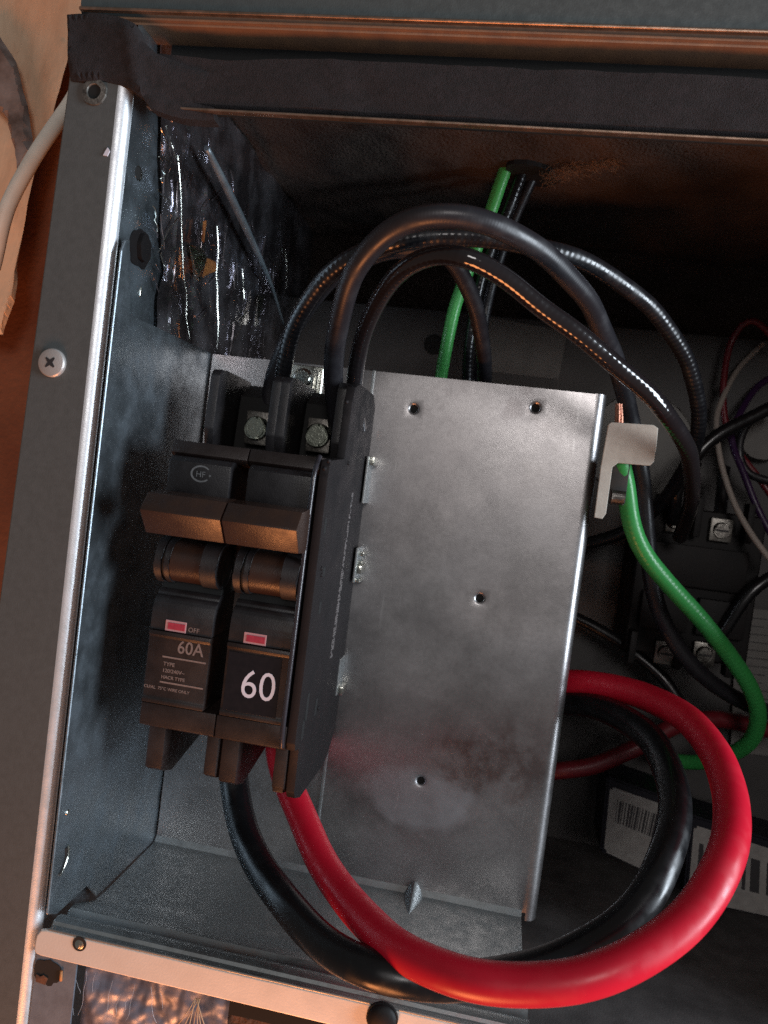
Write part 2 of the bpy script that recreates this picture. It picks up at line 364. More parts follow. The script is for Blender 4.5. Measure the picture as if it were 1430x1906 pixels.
# rear insulation, ceiling, floor, rear sheet, unseen light blockers
def sheet(nx, ny, f, m, name, th=None):
    bm = MB(); vs = [[bm.bm.verts.new(Vector(f(i / nx, j / ny))) for j in range(ny + 1)] for i in range(nx + 1)]
    for i in range(nx):
        for j in range(ny):
            q = bm.bm.faces.new((vs[i][j], vs[i + 1][j], vs[i + 1][j + 1], vs[i][j + 1])); q.smooth = True
    if th:
        r = bmesh.ops.solidify(bm.bm, geom=bm.bm.faces[:], thickness=th)
    return bm.build(name, m, recalc=False)
def nz3(x, y, z, s, o=0.0): return noise.fractal(Vector((x * s + o, y * s, z * s)), 1.0, 2.1, 5)
ins = sheet(90, 70, lambda s, t: (-128 + 470 * s, 206 + 7 * nz3(470 * s, 1, 300 * t, 0.012) + 2.0 * nz3(470 * s, 5, 300 * t, 0.06), 60 + 190 * t), M['insul'], 'rear_insulation_wall')
struct(ins)
ceil_ = sheet(120, 60, lambda s, t: (-128 + 330 * s, 13 + 200 * t, 131 + 2.2 * nz3(330 * s, 200 * t, 7, 0.02) + 1.0 * nz3(330 * s, 200 * t, 3, 0.09)), M['insul'], 'cabinet_ceiling'); struct(ceil_)
b = MB(); b.box(-128, 342, 12, 215, 137, 139); struct(b.build('light_blocking_roof', M['dark']))  # unseen lid added against light leaking in from above
b = MB(); b.box(200, 202, 22, 215, -240, 131); struct(b.build('light_blocking_wall', M['rear']))  # unseen wall, set and shortened to block light into the rear
b = MB(); b.box(-124.8, 199.5, 176, 177.2, -168, 88, 0.4)
rear = struct(b.build('rear_panel', M['rear']))
b = MB(); b.prism([(27.5, -8), (199.5, -8), (199.5, 214), (-124.8, 214), (-124.8, 79), (27.5, 79)], 'z', -170, -168); struct(b.build('cabinet_floor', M['floor']))  # arm behind the plate is added unseen to stop warm lamp light
b = MB(); b.box(-220, 342, 214, 216, -400, 260); struct(b.build('light_blocking_back', M['dark']))  # unseen sheet added behind everything to keep the interior dark

# background left of the cabinet: tan kraft facing in folds over a rust-brown board
def bgboard(s, t):
    x = -330 + 205 * s; z = -260 + 560 * t
    return (x, 62 + 3 * nz3(x, 2, z, 0.02), z)
struct(sheet(30, 70, bgboard, M['rustwood'], 'rust_brown_backing_board'))

# post: grey flange + rolled bright edge
post = empty('cabinet_post', (-138, 0, -240), 'tall grey painted steel post with bright rolled inner edge on the left', 'metal post')
b = MB()
b.bm.verts.ensure_lookup_table()
zt, zb = 112, -240
def fl(z): return -145.2 + (z - 100) * 0.030
va = [(fl(zt), -1.2, zt), (fl(zb), -1.2, zb), (-128.6, -1.2, zb), (-128.6, -1.2, zt)]
vb = [(fl(zt), 14, zt), (fl(zb), 14, zb)]
A = [b.bm.verts.new(p) for p in va]; B = [b.bm.verts.new(p) for p in vb]
b.bm.faces.new(A[::-1]); b.bm.faces.new((A[0], A[1], B[1], B[0]))
bmesh.ops.bevel(b.bm, geom=[e for e in b.bm.edges if len(e.link_faces) == 2], offset=0.8, segments=3, affect='EDGES')
b.build('flange', M['post'], post, smooth=True)
b = MB(); prof = [(-128.6, -1.2)]
for k in range(13):
    a = math.pi / 2 * k / 12
    prof.append((-128.6 + 3.4 * math.sin(a), -1.2 + 3.4 * (1 - math.cos(a))))
prof.append((-125.2, 9))
N_ = 60
rows = []
for j in range(N_ + 1):
    z = zb + (zt - 2 - zb) * j / N_
    rows.append([b.bm.verts.new((x + 0.10 * noise.noise(Vector((0, 0, z * 0.02))), y, z)) for x, y in prof])
for j in range(N_):
    for i in range(len(prof) - 1):
        b.bm.faces.new((rows[j][i], rows[j][i + 1], rows[j + 1][i + 1], rows[j + 1][i]))
b.build('rolled_edge', M['roll'], post, smooth=True)
# threaded insert at the top of the post
cx, cz = XZ(177, 172, -1.2)
def ringpart(cx, cz, y, r0, r1, h, m, parent, name, n=40, jit=0.0):
    b = MB(); vs = []
    for k in range(n):
        a = 2 * math.pi * k / n; c, s_ = math.cos(a), math.sin(a); j = 1 + jit * noise.noise(Vector((c * 2, s_ * 2, 3)))
        vs.append([b.bm.verts.new((cx + c * r * j, yy, cz + s_ * r * j)) for r, yy in ((r1, y + h * 0.9), (r1 * 0.96, y), (r0 * 1.08, y - 0.1), (r0, y + 0.25), (r0 * 0.92, y + 3.0))])
    for k in range(n):
        for i in range(4): b.bm.faces.new((vs[k][i], vs[k][i + 1], vs[(k + 1) % n][i + 1], vs[(k + 1) % n][i]))
    return b.build(name, m, parent, smooth=True)
ringpart(cx, cz, -1.9, 2.1, 4.0, 0.7, mat('insert_metal', (0.20, 0.19, 0.17), 0.5, 0.6, (0.06, 0.055, 0.05), 700, 5, 0.6, 2000), post, 'threaded_insert', jit=0.06)
b = MB(); b.cyl((cx, -1.35, cz), (0, -1, 0), 2.15, 0.2); b.build('insert_hole', M['dark'], post)
# white fleck on the post
b = MB(); c = P(199, 283, -1.3); b.prism([(c.x - 1.0, c.z - 1.1), (c.x + 0.4, c.z - 1.2), (c.x + 1.0, c.z + 0.3), (c.x + 0.2, c.z + 1.3), (c.x - 0.4, c.z + 0.2)], 'y', -1.5, -1.2); b.build('paint_chip', M['white'], post)

# Phillips screw on the post
c = P(99, 676, -1.2)
scr = empty('phillips_screw', c, 'flat pale Phillips screw in the left grey post', 'screw')
b = MB(); n = 48; Rr = 4.35
prof = [(0.0, -2.0), (Rr * 0.6, -1.95), (Rr * 0.92, -1.65), (Rr, -1.25), (Rr, 0.3)]
rows = []
for k in range(n):
    a = 2 * math.pi * k / n
    rows.append([b.bm.verts.new((c.x + math.cos(a) * r, c.y + y + 0.35, c.z + math.sin(a) * r)) for r, y in prof[1:]])
top = b.bm.verts.new((c.x, c.y - 1.65, c.z))
for k in range(n):
    k2 = (k + 1) % n
    b.bm.faces.new((top, rows[k][0], rows[k2][0]))
    for i in range(3): b.bm.faces.new((rows[k][i], rows[k][i + 1], rows[k2][i + 1], rows[k2][i]))
b.build('screw_head', M['screw'], scr, smooth=True)
b = MB()
for ang in (48, 138):
    a = math.radians(ang); d = Vector((math.cos(a), 0, math.sin(a))); q = Vector((-d.z, 0, d.x))
    L_, w_ = 1.95, 0.42
    pts = [c + d * -L_ + q * -w_ * 0.6, c + d * -0.8 + q * -w_ * 1.3, c + d * 0.8 + q * -w_ * 1.3, c + d * L_ + q * -w_ * 0.6, c + d * L_ + q * w_ * 0.6, c + d * 0.8 + q * w_ * 1.3, c + d * -0.8 + q * w_ * 1.3, c + d * -L_ + q * w_ * 0.6]
    yy = c.y - 1.72 - (0.01 if ang == 48 else 0.0)
    b.prism([(p.x, p.z) for p in pts], 'y', yy, yy + 0.3)
b.build('cross_recess', M['ink'], scr)

# header: grey cover above, bent edge, underside tinted by painted warm light
head = empty('top_cover', (0, 0, 127), 'long grey painted cover panel with bent edge across the top', 'cover panel')
b = MB(); prof = [(0, 200), (0, 128.6)]
for k in range(1, 9):
    a = math.pi / 2 * k / 8; prof.append((1.6 * (1 - math.cos(a)), 128.6 - 1.6 * math.sin(a)))
xs = [-143.5 + 490 * i / 12 for i in range(13)]
rows = [[b.bm.verts.new((x, y - 1.0, z)) for y, z in prof] for x in xs]
for j in range(12):
    for i in range(len(prof) - 1): b.bm.faces.new((rows[j][i], rows[j][i + 1], rows[j + 1][i + 1], rows[j + 1][i]))
b.build('front_face', M['head'], head, smooth=True)
b = MB(); b.box(-143.5, 346, 0.6, 1.9, 126.4, 127.0); b.box(-143.5, 346, 1.9, 12.5, 125.6, 126.6, 0.1)
b.build('underside_return', M['headun'], head)
b = MB(); b.box(-143.5, 346, -2.0, -0.2, 127.3, 128.3, 0.45, 3); b.build('bend_highlight', M['lip'], head, smooth=True)  # warm metal strip painted in as the bend's highlight

# foam tape
b = MB()
nx, nzn = 150, 14
def tape_pt(s, t):
    x = -121 + 461 * s
    zt_ = 118.6 - 1.6 * math.exp(-((x + 100) / 18) ** 2) + 0.35 * noise.noise(Vector((x * 0.08, 0, 0)))
    zb_ = 102.2 + 0.5 * noise.noise(Vector((x * 0.05, 9, 0)))
    z = zb_ + (zt_ - zb_) * t
    edge = min(t, 1 - t) * 14
    y = 1.2 + 2.2 * max(0, 1 - edge) ** 2 + 0.8 * nz3(x, 0, z, 0.05) + 0.25 * nz3(x, 4, z, 0.4)
    return (x, y, z)
ft = empty('foam_tape', (0, 2, 110), 'dark brown foam gasket tape strip under the top cover', 'gasket tape')
g = [[b.bm.verts.new(tape_pt(i / nx, j / nzn)) for j in range(nzn + 1)] for i in range(nx + 1)]
for i in range(nx):
    for j in range(nzn): b.bm.faces.new((g[i][j], g[i + 1][j], g[i + 1][j + 1], g[i][j + 1]))
for i in range(nx):
    for j, yy in ((0, 12), (nzn, 12)):
        a_, b_ = g[i][j], g[i + 1][j]; yy = 4.2 if j == 0 else 12
        c_, d_ = b.bm.verts.new((b_.co.x, yy, b_.co.z)), b.bm.verts.new((a_.co.x, yy, a_.co.z))
        b.bm.faces.new((a_, b_, c_, d_))
b.build('tape_strip', M['foam'], ft, smooth=True)
# folded corner of the tape over the post: outline draped with noise
outl = [(122, 24), (165, 20), (215, 28), (250, 42), (262, 72), (285, 92), (330, 104), (385, 108), (390, 160), (385, 205), (330, 208), (300, 203), (275, 196), (262, 176), (232, 156), (190, 146), (150, 148), (128, 146), (124, 90)]
b = MB()
poly = [b.bm.verts.new(P(u, v, -3.0)) for u, v in outl]
f = b.bm.faces.new(poly)
r = bmesh.ops.triangulate(b.bm, faces=[f])
for _ in range(4):
    bmesh.ops.subdivide_edges(b.bm, edges=[e for e in b.bm.edges if e.calc_length() > 2.6], cuts=1)
    bmesh.ops.triangulate(b.bm, faces=b.bm.faces[:])
bmesh.ops.smooth_vert(b.bm, verts=[v for v in b.bm.verts if not v.is_boundary], factor=0.5, use_axis_x=True, use_axis_z=True)
for v in b.bm.verts:
    x, z = v.co.x, v.co.z
    v.co.y += 1.0 * nz3(x, 0, z, 0.07) + (4.4 * (x + 124) / 20 if x > -124 else 0) - 0.8 * math.exp(-((x + 124.5 - (z - 115) * -0.3) / 2.0) ** 2)
    if v.is_boundary: v.co.y += 0.9
ext = bmesh.ops.extrude_edge_only(b.bm, edges=[e for e in b.bm.edges if e.is_boundary])
for v in [e for e in ext['geom'] if isinstance(e, bmesh.types.BMVert)]: v.co.y += 4.5
b.build('folded_corner', M['foam'], ft, smooth=True)
# thin metal lip under the tape
b = MB(); b.box(-120, 199.5, 0.6, 3.0, 100.9, 101.6, 0.25, 2); lp = tag(b.build('metal_lip', M['lip']), 'thin metal lip running under the dark foam tape', 'metal strip'); origin(lp, (0, 5, 100.8))
b = MB(); b.box(-120, 340, 4.4, 5.2, 101.4, 117.5); b.box(-120, 340, 12.2, 12.9, 117, 131); struct(b.build('header_gap_shade', M['dark']))  # near-black sheets put in for the shade behind tape and cover

# side wall details: hole, irregular plugged opening, dimples, slot
def atX(u, v, X):
    d = Vector((u - 715.0, v - 953.0, FPX)); w = Vector((d.dot(EX), d.dot(EY), -d.dot(ED))); t = X / w.x
    return Vector((X, w.y * t + CAMY, w.z * t))
def xdisc(c, ry, rz, x0, x1, m, parent, name, jit=0.0, n=28, seed=0):
    b = MB(); pts = []
    for k in range(n):
        a = 2 * math.pi * k / n; j = 1 + jit * noise.noise(Vector((math.cos(a) * 1.7, math.sin(a) * 1.7, seed)))
        pts.append((c.y + math.cos(a) * ry * j, c.z + math.sin(a) * rz * j))
    b.prism(pts, 'x', x0, x1, 0)
    return b.build(name, m, parent)
WX = -125.0
c = atX(257, 322, WX); xdisc(c, 1.9, 1.9, WX, WX + 0.06, M['dark'], side, 'hole')
xdisc(c + Vector((0, 0.5, 0)), 2.3, 2.3, WX, WX + 0.03, M['zinc'], side, 'hole_rim')
c = atX(258, 462, WX)
xdisc(c, 6.6, 6.4, WX, WX + 0.5, M['ctk'], side, 'cable_plug', 0.35, 36, 4)
xdisc(c + Vector((0, 1.2, 0.5)), 3.4, 4.2, WX + 0.5, WX + 2.0, M['ctk'], side, 'plug_core', 0.2, 28, 2)
for (u, v, r) in ((240, 612, 1.0), (262, 543, 0.6)):
    c = atX(u, v, WX); b = MB()
    bmesh.ops.create_uvsphere(b.bm, u_segments=16, v_segments=10, radius=r)
    for vv in b.bm.verts: vv.co = Vector((vv.co.x * 0.6, vv.co.y, vv.co.z * (1 if r == 1.0 else 3))) + c
    b.build('dimple', M['zinc'], side, smooth=True)

# ================================================================ foil insulation
foil = empty('foil_insulation', (-124, 60, 60), 'crinkled torn silver foil lining on the upper left side wall', 'foil insulation')
b = MB(); NY, NZ = 90, 130
def foil_pt(s, t):
    z = 12 + 119 * t
    y0 = 30 - 14 * max(0, (z - 60)) / 50 + 2.2 * noise.noise(Vector((0, z * 0.09, 0)))
    y = y0 + (204 - y0) * s ** 1.3
    x = -124.0 + 0.9 * abs(nz3(y, 0, z, 0.035)) + 0.22 * nz3(y, 3, z, 0.1)
    # raised stitched scrim yarns
    for k in range(7):
        yy = 38 + k * 21 + 2 * math.sin(z * 0.05 + k)
        x += 0.55 * math.exp(-((y - yy) / 0.8) ** 2)
    return (x, y, z)
g = [[b.bm.verts.new(foil_pt(i / NY, j / NZ)) for j in range(NZ + 1)] for i in range(NY + 1)]
for i in range(NY):
    for j in range(NZ): b.bm.faces.new((g[i][j], g[i + 1][j], g[i + 1][j + 1], g[i][j + 1]))
b.build('foil_sheet', M['foil'], foil, smooth=False)
# fine bright crease lines of the foil
b = MB(); rc = random.Random(11)
for k in range(80):
    y_ = rc.uniform(20, 150); z_ = rc.uniform(45, 112); a_ = rc.choice((rc.gauss(1.57, 0.12), rc.gauss(1.0, 0.3), rc.gauss(2.2, 0.3))); L_ = rc.uniform(1.5, 9) * (1 + y_ / 120)
    q_ = []
    for i in range(5):
        t_ = i / 4 - 0.5; q_.append(Vector((-122.9 + rc.uniform(-0.3, 0.5), y_ + L_ * t_ * math.cos(a_) * 1.6, z_ + L_ * t_ * math.sin(a_) + rc.uniform(-0.2, 0.2))))
    b.tube(q_, rc.uniform(0.06, 0.26), 5, 1.0)
o = b.build('crease_ridges', M['foil'], foil, smooth=True); o['kind'] = 'stuff'
# torn flaps
FX = -122.6
def flap(pts, m, name, parent=foil):
    b = MB(); vs = [b.bm.verts.new(p) for p in pts]
    fs = [b.bm.faces.new((vs[0], vs[i], vs[i + 1])) for i in range(1, len(vs) - 1)]
    bmesh.ops.solidify(b.bm, geom=fs, thickness=0.3)
    return b.build(name, m, parent)
M['torn'] = mat('torn_backing', (0.55, 0.24, 0.07), 0.75, 0.0, (0.35, 0.14, 0.05), 300, 5, 0.5, 1200)
def ax(u, v, dx=0.0): p = atX(u, v, FX + dx); return p
flap([ax(352, 455), ax(378, 462, 1.0), ax(386, 478, 3), ax(372, 524, 2.5), ax(362, 520, 0.4)], M['zinc'], 'torn_flap')
flap([ax(386, 480, 2.6), ax(402, 488, 1.2), ax(403, 504, 2.0), ax(376, 516, 3.4)], M['torn'], 'torn_flap')
flap([ax(378, 412, 1.0), ax(385, 410, 2.0), ax(380, 452, 2.6), ax(375, 448, 0.8)], M['torn'], 'torn_flap')
flap([ax(480, 548, 1.0), ax(492, 552, 2.4), ax(480, 606, 2.8), ax(473, 608, 1.0)], M['zinc'], 'torn_flap')
for k, (u0, v0, u1, v1) in enumerate([(333, 290, 352, 632), (404, 420, 407, 652), (452, 498, 454, 568), (533, 465, 532, 545), (330, 402, 297, 470), (545, 550, 524, 590), (458, 575, 436, 640), (312, 235, 330, 300), (301, 238, 314, 274), (298, 292, 322, 304), (306, 318, 300, 340), (292, 352, 310, 372), (288, 384, 292, 430), (300, 470, 312, 512), (398, 560, 372, 600), (440, 600, 470, 570), (500, 470, 520, 500)]):
    b = MB(); p0, p1 = ax(u0, v0, 0.9), ax(u1, v1, 0.9); pts = []
    for i in range(9):
        p = p0.lerp(p1, i / 8); pts.append(p + Vector((rnd.uniform(-0.6, 0.6), rnd.uniform(-0.7, 0.7), 0)))
    b.tube(pts, 0.33, 6, 1.2, rf=lambda t, k=k: 0.45 + 0.8 * abs(noise.noise(Vector((t * 22, k * 3.1, 0)))))
    b.build('yarn_and_glint', M['zinc'], foil, smooth=True)  # yarns, with bright metal tubes among them standing in for crease glints
# brace strip crossing above the foil
b = MB()
pts = [ax(385, 275, 6), ax(420, 345, 6), ax(470, 450, 5), ax(505, 530, 5), ax(528, 604, 5)]
b.tube(pts, 1.1, 10, 3, rf=lambda t: 0.5 + 1.0 * math.sin(math.pi * min(1, t + 0.15)) * (1 - 0.4 * t))
o = b.build('brace_rod', mat('dull_blue_steel', (0.34, 0.42, 0.47), 0.45, 0.5, (0.22, 0.28, 0.32), 120, 5)); tag(o, 'dull blue grey brace rod slanting across the dark foil', 'rod'); origin(o, ax(470, 450, 5))

# ================================================================ heater box (galvanised bracket)
hb = empty('heater_box', (-45, 76, -157), 'galvanised steel heater box with wide back plate behind the breakers', 'metal box')
PY = 75.0
def plate_with_holes():
    holes = [XZ(770, 761, PY), XZ(997, 759, PY), XZ(893, 1114, PY), XZ(783, 1454, PY)]
    b = MB()
    x0, x1, z0, z1 = -121.0, 27.5, -155.5, 40.6
    # left strip is slightly lower where the sheet overlaps
    xs = sorted(set([x0, -60, x1] + [h[0] + d for h in holes for d in (-4, 4)]))
    zs = sorted(set([z0, z1] + [h[1] + d for h in holes for d in (-4, 4)]))
    def inhole(xa, xb, za, zb_):
        for h in holes:
            if abs((xa + xb) / 2 - h[0]) < 3.99 and abs((za + zb_) / 2 - h[1]) < 3.99: return h
    for i in range(len(xs) - 1):
        for j in range(len(zs) - 1):
            if not inhole(xs[i], xs[i + 1], zs[j], zs[j + 1]):
                b.quad((xs[i], PY, zs[j]), (xs[i + 1], PY, zs[j]), (xs[i + 1], PY, zs[j + 1]), (xs[i], PY, zs[j + 1]))
    for h in holes:
        inner = []; n = 32
        prof = [(2.6, 0), (1.95, 0.12), (1.6, 0.45), (1.5, 1.4)]
        rings = []
        for r, dy in prof:
            rings.append([b.bm.verts.new((h[0] + r * math.cos(2 * math.pi * k / n), PY + dy, h[1] + r * math.sin(2 * math.pi * k / n))) for k in range(n)])
        sq = []
        # square boundary ring at +-4 with n points
        for k in range(n):
            a = 2 * math.pi * k / n; c_, s_ = math.cos(a), math.sin(a); m_ = max(abs(c_), abs(s_))
            sq.append(b.bm.verts.new((h[0] + 4 * c_ / m_, PY, h[1] + 4 * s_ / m_)))
        rings = [sq] + rings
        for q in range(len(rings) - 1):
            for k in range(n): b.bm.faces.new((rings[q][k], rings[q][(k + 1) % n], rings[q + 1][(k + 1) % n], rings[q + 1][k]))
    bmesh.ops.remove_doubles(b.bm, verts=b.bm.verts[:], dist=0.01)
    # right edge: bend back with radius
    rows = []; R_ = 4.2
    for k in range(11):
        a = math.pi / 2 * k / 10
        rows.append((x1 + R_ * math.sin(a), PY + R_ * (1 - math.cos(a))))
    rows.append((x1 + R_, PY + 22))
    for k in range(len(rows) - 1):
        (xa, ya), (xb, yb) = rows[k], rows[k + 1]
        b.quad((xa, ya, z0 - 3), (xb, yb, z0 - 3), (xb, yb, z1 + 0.2), (xa, ya, z1 + 0.2))
    bmesh.ops.remove_doubles(b.bm, verts=b.bm.verts[:], dist=0.01)
    o = b.build('back_plate', M['plate'], hb, smooth=True, recalc=False)
    return holes
holes = plate_with_holes()
# object coords of the plate material refer to hb origin: fix by shifting the mapping
for n_ in [M['plate']]:
    nt = n_.node_tree
    tcs = [n for n in nt.nodes if n.type == 'TEX_COORD']
    for t in tcs:
        links = [l for l in nt.links if l.from_node == t]
        tos = [l.to_socket for l in links]
        mp = nt.nodes.new('ShaderNodeMapping'); mp.inputs['Location'].default_value = (-0.045, 0.076, -0.157)
        nt.links.new(t.outputs['Object'], mp.inputs[0])
        for s_ in tos:
            nt.links.new(mp.outputs[0], s_)
b = MB(); b.box(-121, 27.5, PY + 0.02, PY + 0.9, 40.0, 40.5)   # visible thickness of the top cut edge
b.build('plate_edge', M['galv'], hb)
for h in holes:
    b = MB(); b.cyl((h[0], PY + 1.5, h[1]), (0, 1, 0), 1.6, 0.3); b.build('hole_back', M['dark'], hb)
# thin bright vertical lap joint at the plate's left part and a punched window behind the left breaker top
b = MB(); b.box(-56.2, -55.2, PY - 0.6, PY - 0.05, -155, 40.9, 0.2); b.build('lap_edge', M['galv'], hb)
p0, p1 = XZ(541, 678, PY), XZ(598, 745, PY)
b = MB(); b.box(p0[0], p1[0], PY - 1.6, PY - 0.1, p1[1], p0[1], 0.7, 3)
b.cyl(((p0[0] + p1[0]) / 2 - 1, PY - 1.5, p0[1] - 5), (0, -1, 0), 4.0, 1.0, 32, 2.8, 0.2); b.box(p1[0] - 4, p1[0] - 3, PY - 2.6, PY - 1.5, p1[1], p0[1] - 4, 0.2); b.box(p1[0] - 2.2, p1[0] - 1.4, PY - 2.6, PY - 1.5, p1[1], p0[1] - 2, 0.2)
b.build('embossed_clip', M['zinc'], hb, smooth=True)
# left wall of the box
b = MB()
zA, zB = 62.5, -146
b.prism([(-1.6, zB), (-1.2, 36), (-1.0, 58), (0.6, 61.5), (3, 62.5), (8, 41), (PY + 0.5, 40.9), (PY + 0.5, -157), (30, -157), (22, -149), (4, -149)], 'x', -122.6, -121.8, 0.25, 1)
b.build('side_flange', M['side'], hb, smooth=False)
c = atX(126, 1512, -121.8)
b = MB(); bmesh.ops.create_uvsphere(b.bm, u_segments=16, v_segments=10, radius=1.0)
for vv in b.bm.verts: vv.co = Vector((vv.co.x * 0.5, vv.co.y, vv.co.z)) + c
b.build('dimple', M['zinc'], hb, smooth=True)
c = atX(117, 1598, -121.8)
b = MB(); b.tube([c + Vector((0.1, 2.0, 3.4)), c + Vector((0.2, 3.0, 0)), c + Vector((0.1, 0.6, -3.8)), c + Vector((0.1, -1.0, -5.0))], 0.5, 10, 1.0); b.build('slot_edge', M['zinc'], hb, smooth=True)
b = MB(); b.tube([c + Vector((0, 1.3, 3.0)), c + Vector((0, 1.9, 0)), c + Vector((0, 0, -3.8)), c + Vector((0, -1.2, -4.6))], 0.55, 10, 1.0); b.build('slot', M['dark'], hb, smooth=True)
# bottom shelf, shallow joggle near the front, bead
b = MB(); sx0, sx1 = -121.2, 26.0
prof = [(PY + 0.5, -154.0), (PY - 1.5, -156.6), (PY - 4, -157.0), (34, -157.2), (27, -156.6), (20, -153.2), (14, -150.6), (11, -150.4), (9.2, -151.8), (7.4, -151.9), (5.6, -149.6), (3.4, -148.9), (1.2, -149.4), (0.2, -150.6)]
n = len(prof); xs = [sx0 + (sx1 - sx0) * i / 40 for i in range(41)]
rows = [[b.bm.verts.new((x if not (y > 60 and False) else x, y, z + 0.12 * noise.noise(Vector((x * 0.05, y * 0.05, 2))))) for y, z in prof] for x in xs]
for j in range(40):
    for i in range(n - 1): b.bm.faces.new((rows[j][i], rows[j][i + 1], rows[j + 1][i + 1], rows[j + 1][i]))
b.build('bottom_shelf', M['galv'], hb, smooth=True)
# gusset dent in the shelf bend
gx = XZ(768, 1655, PY)[0]
b = MB(); rows = []
for q in range(9):
    t = q / 8; yy = PY - 0.1 - 15 * t; w_ = 5.6 * (1 - t) ** 0.8 + 0.05; hh = 5.2 * (1 - t) ** 1.1
    rows.append([b.bm.verts.new((gx + 0.6 + w_ * (k / 12 * 2 - 1), yy, -157.35 + 0.2 + hh * (0.5 + 0.5 * math.cos(math.pi * (k / 12 * 2 - 1))) ** 1.4)) for k in range(13)])
for q in range(8):
    for k in range(12): b.bm.faces.new((rows[q][k], rows[q][k + 1], rows[q + 1][k + 1], rows[q + 1][k]))
b.build('gusset', M['galv'], hb, smooth=True)
# front flange of the box (below)
fz = -150.9
b = MB()
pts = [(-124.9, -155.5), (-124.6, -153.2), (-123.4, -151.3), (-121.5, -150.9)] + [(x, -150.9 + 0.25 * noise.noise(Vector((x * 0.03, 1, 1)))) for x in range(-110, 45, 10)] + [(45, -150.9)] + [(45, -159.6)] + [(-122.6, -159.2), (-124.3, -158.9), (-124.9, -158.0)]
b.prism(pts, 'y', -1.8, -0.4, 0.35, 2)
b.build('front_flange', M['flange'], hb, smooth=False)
b = MB(); b.box(-121, 44, -1.7, 1.5, -151.0, -150.2, 0.35, 3); b.build('flange_bead', M['galv'], hb, smooth=True)
c = P(148, 1757, -1.9)
b = MB(); b.cyl((c.x, -1.85, c.z), (0, -1, 0), 2.25, 0.12); b.build('flange_hole', M['dark'], hb)
b = MB(); b.cyl((c.x, -1.95, c.z - 0.2), (0, -1, 0), 1.5, 0.2, 24, 0.9); b.build('screw_tip', M['zinc'], hb, smooth=True)
c = P(712, 1893, -1.9)
b = MB(); b.cyl((c.x, -1.8, c.z), (0, -1, 0), 4.6, 1.0, 36); bmesh.ops.create_uvsphere(b.bm, u_segments=28, v_segments=14, radius=4.3, matrix=Matrix.Translation((c.x, -2.6, c.z)) @ Matrix.Diagonal((1, 0.45, 1, 1))); pl = tag(b.build('rubber_plug', M['ctk'], smooth=True), 'black round plug in the bottom flange', 'plug'); origin(pl, (c.x, -2, c.z))

# corner under the flange: lower cabinet return, ragged rusty hole, foil and brown insulation
low = empty('lower_return', (-118, 4, -175), 'small grey lower corner return with a ragged rusty hole', 'metal corner')
b = MB(); b.box(-125.0, -111.5, 0.2, 1.0, -215, -158.5); b.build('return_plate', mat('blue_grey_return', (0.16, 0.19, 0.23), 0.5, 0.3, (0.12, 0.14, 0.17), 200, 5, 0.15, 2500), low)
c = P(86, 1808, 0.1)
pts = []
for k in range(26):
    a = 2 * math.pi * k / 26; j = 1 + 0.25 * noise.noise(Vector((math.cos(a) * 2, math.sin(a) * 2, 7)))
    pts.append((c.x + 4.6 * j * math.cos(a) + 0.6, c.z + 4.0 * j * math.sin(a)))
b = MB(); b.prism(pts, 'y', -0.05, 0.19); b.build('ragged_hole', M['dark'], low)
b = MB(); b.prism([(c.x - 2.8, c.z - 3.6), (c.x + 0.4, c.z - 4.0), (c.x + 1.0, c.z - 1.9), (c.x - 0.6, c.z - 1.2), (c.x - 1.6, c.z - 1.8), (c.x - 3.0, c.z - 1.4)], 'y', -0.4, -0.1); b.build('rust_flake', M['rust'], low)
b = MB(); b.tube([(c.x + 5.2, -0.2, c.z + 1.5), (c.x + 5.4, -0.2, c.z - 1.6)], 0.45, 8); b.build('rust_flake', M['torn'], low)
b = MB()
def lf(s, t):
    x = -111 + 48 * s; z = -215 + 52 * t
    return (x, 6 + 1.3 * nz3(x, 0, z, 0.09) - 0.8 * abs(noise.noise(Vector((x * 0.25, 0, z * 0.08)))), z)
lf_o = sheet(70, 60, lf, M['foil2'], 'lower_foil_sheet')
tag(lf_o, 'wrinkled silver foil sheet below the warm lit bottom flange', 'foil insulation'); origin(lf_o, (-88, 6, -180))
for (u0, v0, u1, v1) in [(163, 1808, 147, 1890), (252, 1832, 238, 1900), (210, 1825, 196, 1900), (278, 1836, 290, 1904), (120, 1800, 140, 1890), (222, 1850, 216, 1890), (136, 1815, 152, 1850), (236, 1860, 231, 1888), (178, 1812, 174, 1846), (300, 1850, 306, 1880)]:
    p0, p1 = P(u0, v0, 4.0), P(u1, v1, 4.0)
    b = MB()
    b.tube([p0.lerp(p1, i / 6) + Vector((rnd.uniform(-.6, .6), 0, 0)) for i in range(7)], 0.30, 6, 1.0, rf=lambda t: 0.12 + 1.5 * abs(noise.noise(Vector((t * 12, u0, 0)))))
    o = b.build('foil_glint', M['crease'], lf_o, smooth=True); o.data.transform(Matrix.Translation(-lf_o.location))
struct(sheet(60, 30, lambda s, t: (-66 + 240 * s, 8 + 3 * nz3(240 * s, 0, 50 * t, 0.05), -225 + 54 * t), mat('lower_brown', (0.14, 0.055, 0.025), 0.9, 0.0, (0.04, 0.018, 0.01), 70, 7, 1.0, 600, bdist=0.001), 'lower_insulation'))
b = MB()
for k in range(7):
    x0, _, z0 = P(365, 1862, 2)
    b.tube([(x0 + rnd.uniform(-1, 1), 3, z0), (x0 + (k - 3) * 0.8, 2, z0 - 5), (x0 + (k - 3) * 1.8, 3, z0 - 10 - rnd.random() * 3)], 0.16, 5, 2)
o = b.build('straw_fibres', M['fibre']); tag(o, 'pale straw coloured fibres hanging under the bottom flange', 'fibres', kind='stuff'); origin(o, (x0, 3, z0 - 5))

